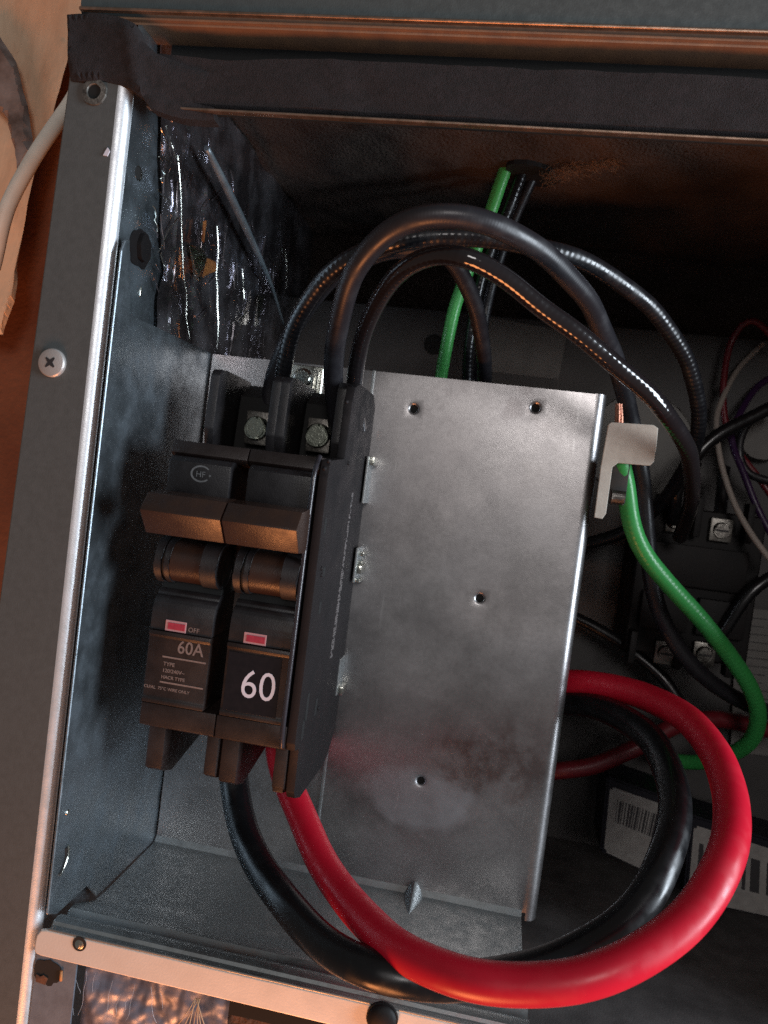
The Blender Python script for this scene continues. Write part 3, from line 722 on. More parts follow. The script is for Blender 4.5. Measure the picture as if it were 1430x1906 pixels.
# ================================================================ circuit breakers
def make_breaker(xl, xr, fx0, fx1, variant):
    xc = (xl + xr) / 2
    if variant == 'L':
        r = empty('circuit_breaker', (xc, 70, -50), 'left circuit breaker pole printed 60A in small tan letters', 'circuit breaker', 'pair of 60 amp circuit breakers')
    else:
        r = empty('circuit_breaker', (xc, 70, -50), 'right circuit breaker pole with a large white 60 sticker', 'circuit breaker', 'pair of 60 amp circuit breakers')
    FY = 8.0
    # main case
    b = MB()
    b.prism([(12, 4.2), (10.5, 0.4), (13, -1.4), (25, -2), (25, -78), (9.5, -79), (9.5, -86), (13, -87.5), (74, -87.5), (74, 4.2)], 'x', xl + 0.1, xr - 0.1, 0.45, 2)
    b.build('case', M['brkw'], r, smooth=True)
    # raised cover: upper part
    b = MB(); b.prism([(26, -0.6), (10, -0.6), (FY, -2.2), (FY, -12.6), (26, -13.0)], 'x', fx0, fx1, 0.5, 2)
    b.build('upper_cover', M['brkb'], r, smooth=True)
    b = MB(); b.prism([(22, -13.2), (12.5, -13.2), (12.5, -24), (22, -24)], 'x', fx0 + 0.6, fx1 - 0.2, 0.2); b.build('handle_recess', M['dark'], r)
    # lower cover: curved shoulder then flat face
    b = MB(); sh = [(26, -42.2), (12.5, -42.6), (11.2, -43.6)]
    for k in range(7):
        a = k / 6 * math.pi / 2; sh.append((FY + 3.0 * (1 - math.sin(a)), -44.5 - 7.0 * (1 - math.cos(a))))
    sh += [(FY, -55.2), (26, -55.2)]
    b.prism(sh, 'x', fx0, fx1, 0.25, 2); b.build('shoulder', M['brkb'], r, smooth=True)
    b = MB(); b.prism([(26, -55.3), (FY - 0.5, -55.4), (FY - 0.7, -56.6), (FY, -57.4), (FY, -76.2), (FY - 0.5, -77.0), (FY - 0.5, -78.2), (26, -78.3)], 'x', fx0, fx1, 0.25, 2)
    b.build('face', M['brkw'], r, smooth=True)
    # barrel of the handle with end flanges
    fw = fx1 - fx0
    h = MB()
    h.prism([(6, -25.0), (-1.0, -24.6), (-6.6, -17.6), (-6.0, -16.6), (-2.6, -12.4), (6, -11.6), (8, -14), (8, -24)], 'x', xl + 0.15, xr - 0.15, 0.5, 2)
    hd = h.build('toggle', M['hand'], r, smooth=True)
    b = MB(); b.prism([(4, -24.3), (-1.6, -24.1), (0.2, -26.3), (4, -26.5)], 'x', fx0 + 4.6, fx0 + 14.6, 0.35); b.build('toggle_step', M['hand'], hd, smooth=True).location = (0, 0, 0)
    for (a0, a1, rr, mm) in ((0.2, 2.3, 7.4, 'brkb'), (2.3, 3.3, 6.3, 'dark'), (3.3, 4.8, 7.2, 'brkb'), (4.9, 14.9, 6.7, 'hand'), (15.0, fw - 0.1, 7.3, 'brkb')):
        b = MB(); b.cyl((fx0 + a0, 12.4, -33.3), (1, 0, 0), rr, a1 - a0, 48, None, 0.25)
        b.build('barrel' if mm == 'hand' else ('barrel_groove' if mm == 'dark' else 'barrel_flange'), M[mm], r, smooth=True)
    b = MB(); b.box(fx0 + 0.5, fx1 - 0.3, 12.8, 20, -43.4, -24.4); b.build('barrel_recess', M['dark'], r)
    # indicator window
    wu = (309, 1150, 346, 1173) if variant == 'L' else (455, 1173, 495, 1196)
    x0_, z1_ = XZ(wu[0], wu[1] + 3, FY - 0.2); x1_, z0_ = XZ(wu[2], wu[3], FY - 0.2)
    z0_ = z1_ - 3.4
    b = MB(); b.box(x0_, x1_, FY - 0.15, FY + 0.4, z0_, z1_, 0.12); b.build('window_frame', M['pink'], r)
    b = MB(); b.box(x0_ + 0.9, x1_ - 0.35, FY - 0.3, FY + 0.3, z0_ + 0.6, z1_ - 0.7, 0.1); b.build('indicator_window', M['red'], r)
    # terminal recess: fins, back block, clamp and screw at the top
    for (a0, a1) in ((xl - 0.6, xl + 2.8), (xr - 3.6, xr - 0.2)):
        b = MB(); b.prism([(38, 4.2), (36, 10), (37, 28.5), (39, 30.6), (44, 31.0), (70, 30.6), (70, 4.2)], 'x', a0, a1, 0.5, 2); b.build('terminal_fin', M['brkb'], r, smooth=True)
    b = MB(); b.prism([(56, 4.2), (58, 24), (66, 29), (70, 29), (70, 4.2)], 'x', xl + 3.4, xr - 3.6, 0.2); b.build('terminal_block', M['dark'], r)
    sx = xr - 11.8
    b = MB(); b.box(sx - 4.4, sx + 4.4, 51, 54.5, 6.5, 18.6, 0.5); b.build('clamp_plate', M['dullm'], r, smooth=True)
    b = MB(); b.cyl((sx, 51, 12.4), (0, -1, 0), 4.5, 2.6, 32, 3.9, 0.6); s_ = b.build('terminal_screw', M['tscrew'], r, smooth=True)
    b = MB(); b.box(sx - 3.0, sx + 3.0, 48.28, 48.6, 12.0, 12.8); b.build('screw_slot', M['ink'], s_)
    # bottom fins
    for (a0, a1, zl, yf) in ((xl + 0.4, xl + 6.2, -104.0, 17), (xr - 4.4, xr - 0.3, -102.5, 16)):
        b = MB(); b.prism([(yf, -87.4), (yf, zl + 1.5), (yf + 2.5, zl), (yf + 9, zl - 2), (60, -99), (66, -87.4)], 'x', a0, a1, 0.5, 2); f_ = b.build('wire_guide_fin', M['brkw'], r, smooth=True)
    b = MB(); b.box(xl + 6.2, xr - 4.4, 38, 66, -92, -87.5, 0.3); b.build('lower_terminal_block', M['dark'], r)
    return r
BL = make_breaker(-104.6, -79.5, -103.6, -83.4, 'L')
BR = make_breaker(-79.4, -56.6, -78.0, -58.0, 'R')
# left pole writing
FY = 8.0
tx, tz = XZ(329, 1215, FY - 0.1)
text('60A', 'rating_print', 5.6, (tx, FY - 0.06, tz), M['tan'], BL, 0.05, ext=0.03, sx=0.92)
for (u0, v0, u1, w_) in ((303, 1220, 386, 0.5), (298, 1267, 381, 0.5)):
    a0 = XZ(u0, v0, FY); a1x = min(XZ(u1, v0, FY)[0], -84.2)
    b = MB(); b.box(a0[0], a1x, FY - 0.1, FY + 0.02, a0[1] - w_, a0[1]); b.build('print_rule', M['tan'], BL)
x_, z_ = XZ(304, 1238, FY); text('TYPE', 'small_print', 1.7, (x_, FY - 0.05, z_), M['tan'], BL, 0.02, ext=0.03)
x_, z_ = XZ(302, 1250, FY); text('120/240V~', 'small_print', 1.65, (x_, FY - 0.05, z_), M['tan'], BL, 0.02, ext=0.03)
x_, z_ = XZ(300, 1262, FY); text('HACR TYPE', 'small_print', 1.5, (x_, FY - 0.05, z_), M['tan'], BL, 0.02, ext=0.03)
x_, z_ = XZ(268, 1278, FY); text('CU/AL  75°C WIRE ONLY', 'small_print', 1.35, (x_, FY - 0.05, z_), M['tan'], BL, 0.015, ext=0.03)
x_, z_ = XZ(350, 1176, FY); text('OFF', 'off_print', 2.1, (x_, FY - 0.05, z_), M['tan'], BL, 0.0, ext=0.03)
# round logo on the left pole
cx, cz = XZ(374, 882, FY)
b = MB(); n = 40
for k in range(n):
    a0 = math.radians(40 + 280 * k / n); a1 = math.radians(40 + 280 * (k + 1) / n)
    w0 = 0.62 - 0.35 * abs(k / n - 0.5); w1 = w0
    pts = [(cx + 3.3 * math.cos(a0), cz + 2.6 * math.sin(a0)), (cx + 3.3 * math.cos(a1), cz + 2.6 * math.sin(a1)), (cx + (3.3 - w1) * math.cos(a1), cz + (2.6 - w1) * math.sin(a1)), (cx + (3.3 - w0) * math.cos(a0), cz + (2.6 - w0) * math.sin(a0))]
    b.bm.faces.new([b.bm.verts.new((p[0], FY - 0.04, p[1])) for p in pts])
b.build('round_logo', M['grey'], BL)
text('HF', 'logo_letters', 2.6, (cx - 1.6, FY - 0.05, cz - 1.0), M['grey'], BL, 0.0, ext=0.02)
b = MB(); b.cyl((cx + 3.0, FY - 0.05, cz - 0.3), (0, -1, 0), 0.35, 0.03, 12); b.build('logo_dot', M['grey'], BL)
# right pole: sticker and numeral
sx0, sz1 = XZ(422, 1212, FY); sx1, sz0 = XZ(528, 1338, FY)
b = MB(); b.box(-77.2, -60.2, FY - 0.22, FY + 0.05, -76.4, -58.2, 0.05); b.build('rating_sticker', M['sticker'], BR)
x_, z_ = XZ(444, 1296, FY - 0.3)
text('60', 'rating_number', 12.6, (x_, FY - 0.26, z_), M['white'], BR, -0.05, ext=0.03, sx=0.92)
# right side cover of the pair
b = MB()
b.prism([(11, 3.6), (10, -2), (10, -84), (11, -86.5), (16, -87.5), (17, -102), (19, -104.5), (26, -107), (58, -107.5), (66, -106), (74.6, -97), (74.6, 27), (69, 30.8), (42, 31.2), (34, 29.0), (32, 24), (31, 5)], 'x', -56.4, -53.5, 0.4, 2)
b.build('side_cover', M['brks'], BR, smooth=True)
b = MB(); b.tube([(-57.3, 12, 4.4), (-57.3, 8.4, 1.5), (-57.3, 7.4, -4), (-57.3, 7.4, -45), (-57.3, 7.4, -80), (-57.3, 8.8, -85)], 0.75, 14, 2); b.build('rounded_trim', M['gloss'], BR, smooth=True)
b = MB(); b.prism([(17, -87.0), (17.5, -103), (26, -105.5), (30, -104), (30, -87)], 'x', -61.0, -57.4, 0.4); b.build('wire_guide_fin', M['brkw'], BR, smooth=True)
SX_ = -53.5
for (u, v, du, dv) in ((607, 965, 7, 26), (604, 1055, 7, 14), (597, 1120, 8, 16), (655, 925, 6, 20), (575, 1290, 8, 36), (590, 1300, 6, 20), (566, 1340, 6, 24)):
    c = atX(u, v, SX_); c2 = atX(u + du, v + dv, SX_)
    b = MB(); b.box(SX_ - 0.05, SX_ + 0.08, c.y - 1.4, c.y + 1.4, min(c2.z, c.z), max(c2.z, c.z)); b.build('side_slot', M['dark'], BR)
for (u, v) in ((612, 858), (604, 872), (648, 862), (598, 1058), (598, 1070), (592, 1318), (645, 748)):
    c = atX(u, v, SX_); b = MB(); bmesh.ops.create_uvsphere(b.bm, u_segments=10, v_segments=6, radius=0.75)
    for vv in b.bm.verts: vv.co += c
    b.build('rivet', M['brks'], BR, smooth=True)
# worn moulded marking strip along the side (broken relief, not legible)
b = MB(); p0, p1 = atX(657, 918, SX_), atX(616, 1225, SX_)
for i in range(70):
    t = i / 70; c = p0.lerp(p1, t)
    for k in range(2 if t < 0.45 else 3):
        if noise.noise(Vector((i * 0.6, k * 5.0, 0))) > -0.15:
            yy = c.y - 1.5 + k * 1.5 + rnd.uniform(-.2, .2); hh = rnd.uniform(0.3, 0.75)
            b.box(SX_ - 0.05, SX_ + 0.12, yy - 0.5, yy + 0.5, c.z - hh, c.z + hh * 0.3)
b.build('moulded_marking', M['brks'], BR)
bpy.data.objects['moulded_marking'].data.materials[0] = mat('marking_grey', (0.17, 0.15, 0.145), 0.7, 0.0, (0.07, 0.06, 0.06), 1500, 3)
# mounting clips seen between the side of the breaker and the plate
for k, (u0, v0, u1, v1) in enumerate(((688, 850, 706, 940), (668, 1018, 684, 1085), (636, 1222, 646, 1292))):
    a = XZ(u0, v0, 71); c = XZ(u1, v1, 71)
    cl = empty('mounting_clip', (a[0], 71, (a[1] + c[1]) / 2), ('bright steel clip on the plate beside the breaker top', 'bright steel clip on the plate beside the breaker middle', 'bright steel clip on the plate beside the breaker bottom')[k], 'metal clip', 'steel clips behind the breakers')
    b = MB(); b.box(a[0], a[0] + 0.8, 66, 74.8, c[1], a[1], 0.2); b.build('clip_leg', M['galv'], cl)
    zz = a[1] if k == 0 else (c[1] + 3.5 if k == 2 else (a[1] + c[1]) / 2)
    b = MB(); b.box(a[0], a[0] + 2.8, 67, 74.6, zz - 3.2, zz, 0.5, 2); b.build('clip_tab', M['zinc'], cl, smooth=True)
    if k == 1:
        for q in range(4):
            b = MB(); b.box(a[0] + 0.3, a[0] + 2.2 + rnd.random(), 68, 74.6, a[1] - 3 - q * 3.4, a[1] - 1.6 - q * 3.4, 0.3); b.build('clip_tooth', M['zinc'], cl)

# ================================================================ wires
def wire(name, pts, r, m, label, cat, group=None, step=1.5, n=18):
    b = MB(); q = [P(*p) for p in pts]; b.tube(q, r, n, step)
    o = b.build(name, M[m], smooth=True); tag(o, label, cat, group)
    c = q[len(q) // 2]; origin(o, c); return o
wire('power_cable', [(518, 1360, 52), (524, 1412, 52), (540, 1468, 49), (566, 1532, 40), (604, 1610, 26), (664, 1694, 8), (745, 1768, -10), (850, 1816, -19), (960, 1832, -22), (1080, 1822, -22), (1190, 1778, -18), (1284, 1706, -10), (1346, 1610, 0), (1364, 1512, 18), (1348, 1432, 36), (1308, 1368, 54), (1246, 1317, 74), (1160, 1285, 94), (1070, 1270, 108), (990, 1276, 116), (920, 1300, 120)], 5.15, 'wred', 'thick glossy red cable looping from the right breaker to behind the plate', 'cable', 'thick power cables', n=36)
wire('power_cable', [(430, 1400, 50), (436, 1462, 47), (450, 1530, 38), (482, 1610, 24), (536, 1690, 8), (610, 1760, -4), (700, 1806, -12), (800, 1826, -10), (900, 1822, -2), (1000, 1800, 4), (1090, 1764, 8), (1170, 1708, 10), (1226, 1630, 16), (1254, 1545, 28), (1252, 1460, 44), (1222, 1390, 62), (1160, 1336, 84), (1080, 1310, 104), (1000, 1310, 114), (940, 1330, 118)], 5.15, 'wblackbig', 'thick black cable looping from the left breaker inside the red cable', 'cable', 'thick power cables', n=36)
gB = 'black stranded wires from the breaker tops'
wire('breaker_wire', [(628, 800, 52), (624, 745, 46), (622, 690, 38), (632, 600, 22), (664, 500, 8), (728, 430, 0), (810, 404, -3), (900, 412, 0), (985, 452, 10), (1062, 520, 26), (1116, 600, 46), (1150, 690, 70), (1176, 790, 88), (1196, 900, 96), (1204, 1000, 100), (1216, 1100, 104), (1252, 1190, 108), (1300, 1250, 112), (1352, 1290, 118), (1410, 1318, 124), (1490, 1340, 130)], 3.35, 'wblack', 'thick smooth black wire forming the foremost and highest arch over the plate', 'wire', gB)
wire('breaker_wire', [(668, 800, 58), (660, 740, 52), (668, 660, 42), (694, 580, 28), (742, 510, 14), (806, 478, 6), (866, 480, 2), (936, 516, 5.5), (1010, 572, 11), (1090, 634, 17), (1170, 700, 24), (1238, 768, 34), (1278, 836, 52), (1290, 910, 80), (1276, 970, 108), (1266, 1000, 118)], 2.9, 'wcopperish', 'black ribbed wire forming the lowest arch with an orange sheen', 'wire', gB)
wire('breaker_wire', [(520, 800, 56), (520, 745, 52), (528, 690, 46), (548, 605, 36), (596, 530, 26), (664, 474, 18), (750, 448, 16), (850, 440, 18), (960, 452, 24), (1070, 480, 34), (1160, 530, 46), (1230, 595, 58), (1276, 665, 70), (1298, 740, 82), (1298, 810, 94), (1276, 870, 108), (1230, 935, 128), (1180, 985, 142)], 2.9, 'wribbed', 'black ribbed wire forming the widest arch ending at the right', 'wire', gB)
wire('breaker_wire', [(503, 810, 64), (503, 745, 60), (512, 690, 56), (552, 600, 46), (620, 518, 36), (700, 472, 30), (780, 462, 30), (836, 480, 36), (874, 540, 50), (896, 620, 70), (902, 700, 90), (900, 780, 110), (895, 850, 125)], 2.9, 'wblack', 'black wire dropping behind the middle of the plate top', 'wire', gB)
gT = 'straight wires from the hole in the insulation'
wire('supply_wire', [(956, 270, 100), (930, 350, 102), (910, 410, 104), (880, 480, 106), (852, 560, 108), (832, 640, 110), (820, 710, 114), (810, 800, 112)], 2.6, 'wgreen2', 'straight green wire running down behind the arched black wires', 'wire', gT)
wire('supply_wire', [(990, 274, 102), (954, 370, 104), (928, 430, 107), (902, 500, 110), (884, 570, 112), (874, 640, 114), (870, 720, 120), (868, 800, 116)], 2.3, 'wribbed', 'thin black wire directly beside the straight green wire', 'wire', gT)
wire('supply_wire', [(1014, 278, 106), (984, 350, 110), (958, 410, 114), (930, 480, 117), (908, 560, 119), (896, 640, 120), (890, 720, 126), (886, 800, 120)], 2.3, 'wblack', 'thin black wire second to the right of the straight green wire', 'wire', gT)
wire('ground_wire', [(1152, 800, 66), (1154, 850, 66), (1164, 905, 68), (1176, 970, 70), (1204, 1036, 74), (1252, 1094, 80), (1306, 1156, 88), (1356, 1218, 96), (1396, 1280, 104), (1410, 1330, 112), (1396, 1378, 122), (1350, 1408, 134), (1290, 1420, 146), (1220, 1410, 156)], 3.3, 'wgreen', 'ribbed green ground wire curving down from the tan bracket', 'wire')
wire('signal_wire', [(1420, 640, 175), (1372, 690, 168), (1338, 760, 152), (1334, 800, 142), (1342, 860, 136), (1364, 930, 130), (1396, 990, 124), (1440, 1050, 118)], 1.25, 'wwhite', 'thin off-white wire curving down at the right edge', 'wire', 'thin wires at the right edge')
wire('signal_wire', [(1460, 690, 175), (1410, 720, 170), (1372, 780, 156), (1362, 820, 150), (1384, 880, 144), (1412, 950, 140), (1450, 1020, 136)], 1.5, 'wpurple', 'thin purple wire beside the off-white wire', 'wire', 'thin wires at the right edge')
wire('signal_wire', [(1450, 640, 158), (1400, 596, 160), (1360, 640, 164), (1346, 740, 160), (1362, 820, 156), (1420, 900, 150), (1460, 960, 150)], 1.5, 'wdred', 'thin dark red wire hooking over at the right edge', 'wire', 'thin wires at the right edge')
wire('signal_wire', [(1460, 760, 148), (1400, 780, 150), (1376, 830, 152), (1392, 880, 150), (1450, 900, 146)], 1.8, 'wblack', 'thin black wire looped tightly at the right edge', 'wire', 'thin wires at the right edge')
wire('rear_wire', [(1000, 1010, 150), (1090, 1012, 146), (1160, 990, 142), (1226, 940, 138), (1282, 866, 136), (1334, 812, 136), (1400, 776, 138), (1470, 745, 140)], 2.9, 'wblackbig', 'black wire sweeping across the pale rear panel behind the bracket', 'wire')
wire('rear_red_wire', [(960, 1440, 132), (1040, 1434, 128), (1110, 1422, 126), (1180, 1394, 126), (1220, 1372, 128), (1262, 1350, 132), (1330, 1340, 136), (1400, 1350, 140), (1480, 1370, 144)], 3.7, 'wdred', 'dull red cable in shadow below the bright red cable loop', 'cable')
wire('rear_thin_wire', [(960, 1330, 130), (1050, 1320, 134), (1120, 1338, 138), (1170, 1366, 142), (1230, 1420, 146)], 1.1, 'wgreen', 'very thin dark green wire inside the cable loops', 'wire')
wire('door_cord', [(150, 150, 40), (128, 196, 32), (96, 246, 24), (58, 300, 18), (24, 364, 14), (4, 420, 12), (-14, 500, 12)], 2.45, 'wcord', 'cream white round cord curving down at the left outside the post', 'cord', n=24)
# stub wires at the contactor
for (pts, lab) in (([(1296, 860, 126), (1262, 905, 122), (1256, 950, 128), (1250, 980, 138)], 'short black wire entering the left top terminal of the contactor'),
                   ([(1348, 870, 150), (1344, 920, 146), (1340, 962, 142)], 'short brown-black wire entering the right top terminal of the contactor'),
                   ([(1460, 1060, 130), (1400, 1100, 128), (1350, 1170, 130), (1330, 1200, 134)], 'black wire slanting in from the right to the contactor'),
                   ([(980, 1120, 158), (1070, 1150, 154), (1140, 1185, 150), (1180, 1215, 146), (1236, 1262, 142), (1270, 1310, 140), (1300, 1360, 140)], 'black wire slanting below the contactor to the red cable')):
    wire('contactor_wire', pts, 2.7, 'wblackbig', lab, 'wire', 'wires around the contactor')

# ================================================================ bracket with lug
br = empty('ground_bracket', P(1120, 870, 60), 'tan L-shaped flat bracket at the right edge of the plate', 'bracket')
pts_px = [(1132, 790), (1138, 786), (1216, 791), (1225, 797), (1222, 830), (1217, 860), (1209, 867), (1150, 862), (1140, 870), (1128, 956), (1121, 966), (1106, 963), (1118, 870)]
b = MB(); b.prism([XZ(u, v, 62) for u, v in pts_px], 'y', 61.4, 62.6, 0.25, 2); b.build('bracket_plate', M['tab'], br, smooth=False)
c = P(1142, 925, 66)
b = MB(); b.cyl((c.x - 1, 64.5, c.z), (1, 0, 0.0), 2.5, 4.4, 24, None, 0.4); b.build('lug_screw', M['dullm'], br, smooth=False)
b = MB(); b.box(c.x - 2, c.x + 4, 64, 74, c.z - 2, c.z + 14, 0.5); b.build('ground_lug', M['lugdark'], br, smooth=True)
wr = MB(); q = [P(1152, 800, 67), P(1153, 775, 67), P(1152, 752, 67)]
for k in range(7):
    a = 2 * math.pi * k / 7; off = Vector((1.1 * math.cos(a), 1.1 * math.sin(a), 0)) if k < 6 else Vector((0, 0, 0))
    wr.tube([p + off * (1 - 0.2 * i) for i, p in enumerate(q)], 0.62, 8, 2)
wr.build('bare_copper_end', M['copper'], br, smooth=True)

# ================================================================ contactor, relays, rear panel things
ct = empty('contactor', (88, 150, -30), 'black contactor block with screw terminals at the right', 'contactor', None)
b = MB(); b.box(60, 112, 138, 175, -62, 4, 1.5, 3); b.build('housing', M['ctk'], ct, smooth=True)
b = MB()
b.box(66, 106, 134.5, 138.2, -30, -12, 0.8); b.box(64, 84, 132.5, 138.2, -50, -34, 0.8); b.box(88, 108, 133.5, 138.2, -50, -34, 0.8)
b.build('housing_ribs', M['ctk'], ct, smooth=True)
for xx in (62.5, 82, 103): 
    b = MB(); b.box(xx - 1.4, xx + 1.4, 130, 138.2, -8, 9, 0.5); b.build('barrier', M['ctk'], ct, smooth=True)
    b = MB(); b.box(xx - 1.4, xx + 1.4, 130, 138.2, -66, -52, 0.5); b.build('barrier', M['ctk'], ct, smooth=True)
for (u, v) in ((1262, 968), (1344, 985), (1240, 1214), (1312, 1216)):
    c = P(u, v, 134)
    b = MB(); b.box(c.x - 4.6, c.x + 4.6, 134.5, 138.3, c.z - 5.5, c.z + 4.5, 0.5); t_ = b.build('terminal_plate', M['dullm'], ct, smooth=True)
    b = MB(); b.cyl((c.x, 134.6, c.z - 0.6), (0, -1, 0), 3.6, 2.0, 24, 3.2, 0.4); b.build('terminal_screw', M['dullm'], ct, smooth=True)
    b = MB(); b.box(c.x - 2.6, c.x + 2.6, 132.45, 132.7, c.z - 1.1, c.z - 0.2); b.build('screw_slot', M['ink'], ct)

def labelled_relay(corners, y, depth, lab, name, bars, fields):
    """corners: TL, TR, BR, BL in the photograph, at depth y (front face)"""
    q = [P(u, v, y) for (u, v, dy) in corners]
    cc = sum(q, Vector()) / 4
    r = empty(name, cc + Vector((0, depth / 2, 0)), lab, 'relay')
    ux = (q[1] - q[0]); uz = (q[0] - q[3]); nrm = ux.cross(uz).normalized()
    if nrm.y > 0: nrm = -nrm
    b = MB(); A = []
    ex = ux.normalized() * 1.6; ez = uz.normalized() * 1.6
    ring = [q[0] - ex + ez * 2.2, q[1] + ex + ez * 2.2, q[2] + ex - ez * 0.5, q[3] - ex - ez * 0.5]
    fa = [b.bm.verts.new(p) for p in ring]; fb = [b.bm.verts.new(p - nrm * depth) for p in ring]
    b.bm.faces.new(fa); b.bm.faces.new(fb[::-1])
    for i in range(4): b.bm.faces.new((fa[i], fb[i], fb[(i + 1) % 4], fa[(i + 1) % 4]))
    bmesh.ops.bevel(b.bm, geom=b.bm.edges[:], offset=0.8, segments=2, affect='EDGES')
    b.build('relay_case', M['navy'], r, smooth=True)
    b = MB(); vs = [b.bm.verts.new(p + nrm * 0.25) for p in q]; f = b.bm.faces.new(vs)
    bmesh.ops.bevel(b.bm, geom=list(f.verts), offset=1.2, segments=3, affect='VERTICES')
    b.build('white_label', M['paperlabel'], r)
    b = MB()
    def uvp(s, t): return q[3].lerp(q[2], s).lerp(q[0].lerp(q[1], s), t) + nrm * 0.33
    for (s0, s1, t0, t1) in bars:
        b.quad(uvp(s0, t0), uvp(s1, t0), uvp(s1, t1), uvp(s0, t1))
    b.build('barcode', M['ink'], r, recalc=False)
    return r
bars = []; s = 0.14
rr = random.Random(3)
while s < 0.93:
    w_ = rr.choice((0.012, 0.02, 0.035)); bars.append((s, s + w_, 0.50, 0.84)); s += w_ + rr.choice((0.014, 0.022, 0.03))
labelled_relay([(1136, 1463, 4), (1250, 1503, 0), (1216, 1628, 0), (1124, 1584, 4)], 120, 26, 'navy black relay with a white barcode label, left of the two relays', 'relay', bars, None)
bars2 = [(0.06, 0.10, 0.30, 0.78), (0.14, 0.17, 0.3, 0.78), (0.2, 0.27, 0.3, 0.78), (0.34, 0.40, 0.3, 0.78), (0.45, 0.48, 0.3, 0.78), (0.52, 0.60, 0.3, 0.78), (0.66, 0.69, 0.3, 0.78), (0.73, 0.80, 0.3, 0.78), (0.88, 0.92, 0.3, 0.78)]
labelled_relay([(1292, 1535, 2), (1500, 1600, 0), (1500, 1720, 0), (1280, 1672, 2)], 108, 24, 'dark relay with a wide white barcode label at the right edge', 'relay', bars2, None)

# pale label on the rear panel
q = [P(905, 588, 175.7), P(1056, 618, 175.7), P(1040, 706, 175.7), P(895, 690, 175.7)]
b = MB(); vs = [b.bm.verts.new(p) for p in q]; b.bm.faces.new(vs)
lb = tag(b.build('panel_label', M['label']), 'blank looking grey rectangular label on the rear panel', 'label'); origin(lb, q[0])
c = P(808, 641, 175.9); b = MB(); b.cyl((c.x, 176.0, c.z), (0, -1, 0), 5.2, 0.25, 32); b.build('round_hole', M['dark'], rear)
# wiring diagram sheet at far right
sheet_r = empty('wiring_diagram', P(1400, 1230, 172), 'grey printed wiring diagram sheet at the far right', 'label')
b = MB(); qq = [P(1372, 1130, 172), P(1560, 1150, 172), P(1560, 1420, 172), P(1360, 1400, 172)]
b.bm.faces.new([b.bm.verts.new(p) for p in qq]); b.build('sheet', M['label'], sheet_r)
b = MB()
for i in range(16):
    t = 0.06 + i * 0.055
    for s0, s1 in ((0.06, 0.06 + rr.uniform(0.2, 0.5)), (0.6, 0.6 + rr.uniform(0.1, 0.35))):
        def w(s, t): return qq[0].lerp(qq[1], s).lerp(qq[3].lerp(qq[2], s), t) + Vector((0, -0.2, 0))
        b.quad(w(s0, t), w(s1, t), w(s1, t + 0.006), w(s0, t + 0.006))
b.build('diagram_lines', M['ink'], sheet_r, recalc=False)
# large pale round blower inlet ring behind the bracket
c = P(1190, 830, 174)
b = MB(); b.cyl((c.x, 175.9, c.z), (0, -1, 0), 26, 1.6, 64, 25, 0.4)
o = tag(b.build('round_cover', mat('pale_disc', (0.115, 0.11, 0.10), 0.5, 0.2, (0.09, 0.085, 0.08), 60, 5), smooth=True), 'pale grey round cover disc behind the tan bracket', 'cover'); origin(o, (c.x, 175, c.z))
c = P(1418, 815, 172)
b = MB(); b.cyl((c.x, 175.9, c.z), (0, -1, 0), 11, 8, 48, 10.5, 0.8)
o = tag(b.build('round_capacitor', M['label'], smooth=True), 'small round grey metal can at the right edge', 'capacitor'); origin(o, (c.x, 172, c.z))

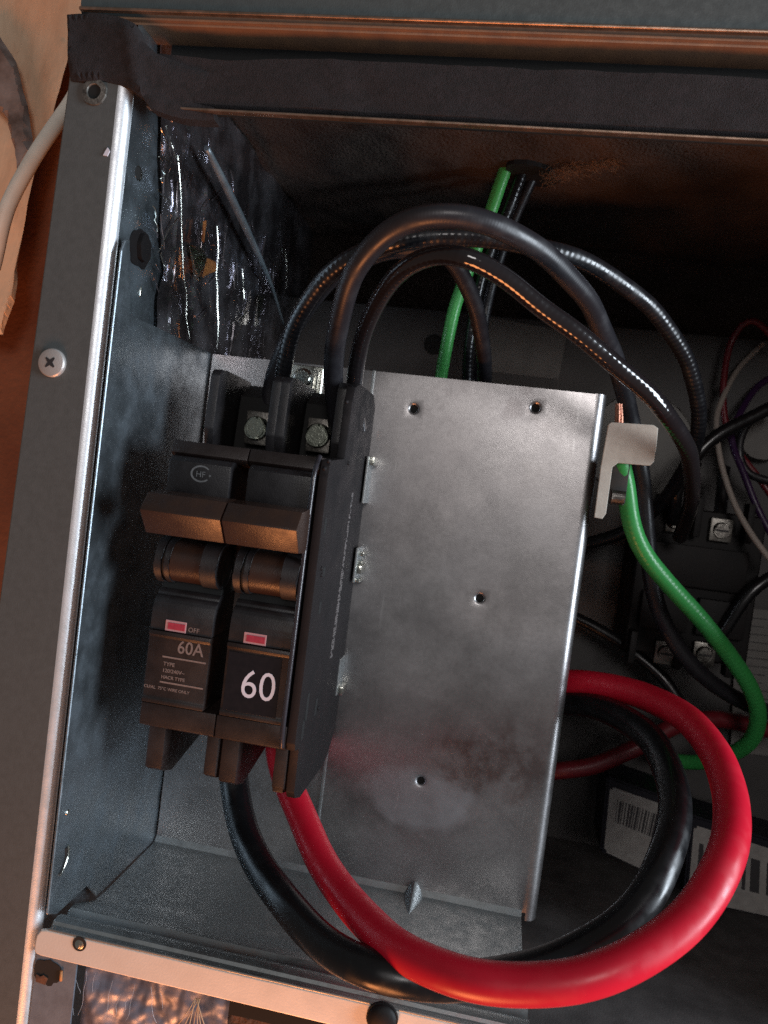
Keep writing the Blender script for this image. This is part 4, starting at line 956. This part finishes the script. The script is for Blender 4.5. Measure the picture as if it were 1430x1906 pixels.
# ragged hole in the ceiling insulation with fibres
c = P(990, 292, 104)
b = MB(); pts = []
for k in range(30):
    a = 2 * math.pi * k / 30; j = 1 + 0.4 * noise.noise(Vector((math.cos(a) * 2, math.sin(a) * 2, 11)))
    pts.append((c.x + 11 * j * math.cos(a), c.y + 12 * j * math.sin(a)))
b.prism(pts, 'z', 128.6, 131); o = b.build('ragged_hole', M['dark'], ceil_)
b = MB(); rf_ = random.Random(5)
for k in range(420):
    t = rf_.random()
    p0 = P(1006 + 150 * t, 332 - 40 * t + rf_.gauss(0, 9), 96 - 8 * t + rf_.uniform(-4, 4))
    p0.z = min(p0.z, 130)
    d = Vector((rf_.uniform(-1, 1) + 0.4, rf_.uniform(-0.6, 0.6), rf_.uniform(-0.6, 0.5))) * rf_.uniform(1.5, 4.5)
    b.tube([p0, p0 + d * 0.5 + Vector((0, 0, rf_.uniform(-1, 1))), p0 + d], rf_.uniform(0.03, 0.08), 4, 2, caps=False)
o = b.build('insulation_fibres', mat('brown_fibre', (0.20, 0.11, 0.06), 0.85)); tag(o, 'tuft of tan insulation fibres beside the wire hole', 'fibres', kind='stuff'); origin(o, c)

# kraft paper at upper left outside the cabinet
def kraft(s, t):
    z = 30 + 190 * t
    xr = -150 - 34 * max(0, 1 - abs(z - 118) / 60) - (0 if z > 150 else 0)
    x = -330 + (xr + 330) * s
    y = 52 - 10 * abs(nz3(x, 0, z, 0.02)) + 2 * nz3(x, 3, z, 0.08)
    return (x, y, z)
def XK(pts, y, m, name, label, cat):
    b = MB(); f = b.bm.faces.new([b.bm.verts.new(P(u, v, y)) for u, v in pts])
    bmesh.ops.triangulate(b.bm, faces=[f])
    for _ in range(5):
        bmesh.ops.subdivide_edges(b.bm, edges=[e for e in b.bm.edges if e.calc_length() > 3.0], cuts=1)
        bmesh.ops.triangulate(b.bm, faces=b.bm.faces[:])
    for v in b.bm.verts:
        v.co.y += 3.0 * nz3(v.co.x, 0, v.co.z, 0.018) + (2 if v.is_boundary else 0)
        if v.is_boundary: v.co += Vector((0.8 * noise.noise(v.co * 0.1), 0, 0.8 * noise.noise(v.co * 0.1 + Vector((5, 0, 0)))))
    o = b.build(name, m, smooth=True); tag(o, label, cat)
    return origin(o, P(pts[0][0], pts[0][1], y))
XK([(-250, -160), (190, -160), (170, 40), (128, 60), (60, 25), (36, 40), (50, 120), (66, 210), (70, 300), (42, 360), (30, 470), (22, 560), (0, 620), (-250, 620)], 44, M['kraft'], 'kraft_facing', 'pale tan crumpled paper facing outside the upper left corner', 'paper facing')
XK([(-80, 60), (-10, 60), (22, 110), (46, 190), (62, 290), (40, 330), (10, 220), (-80, 120)], 36, M['greyfold'], 'paper_fold', 'grey brown fold in the tan paper at the left edge', 'paper facing')

for o in ROOTS:
    if '_o' in o: del o['_o']
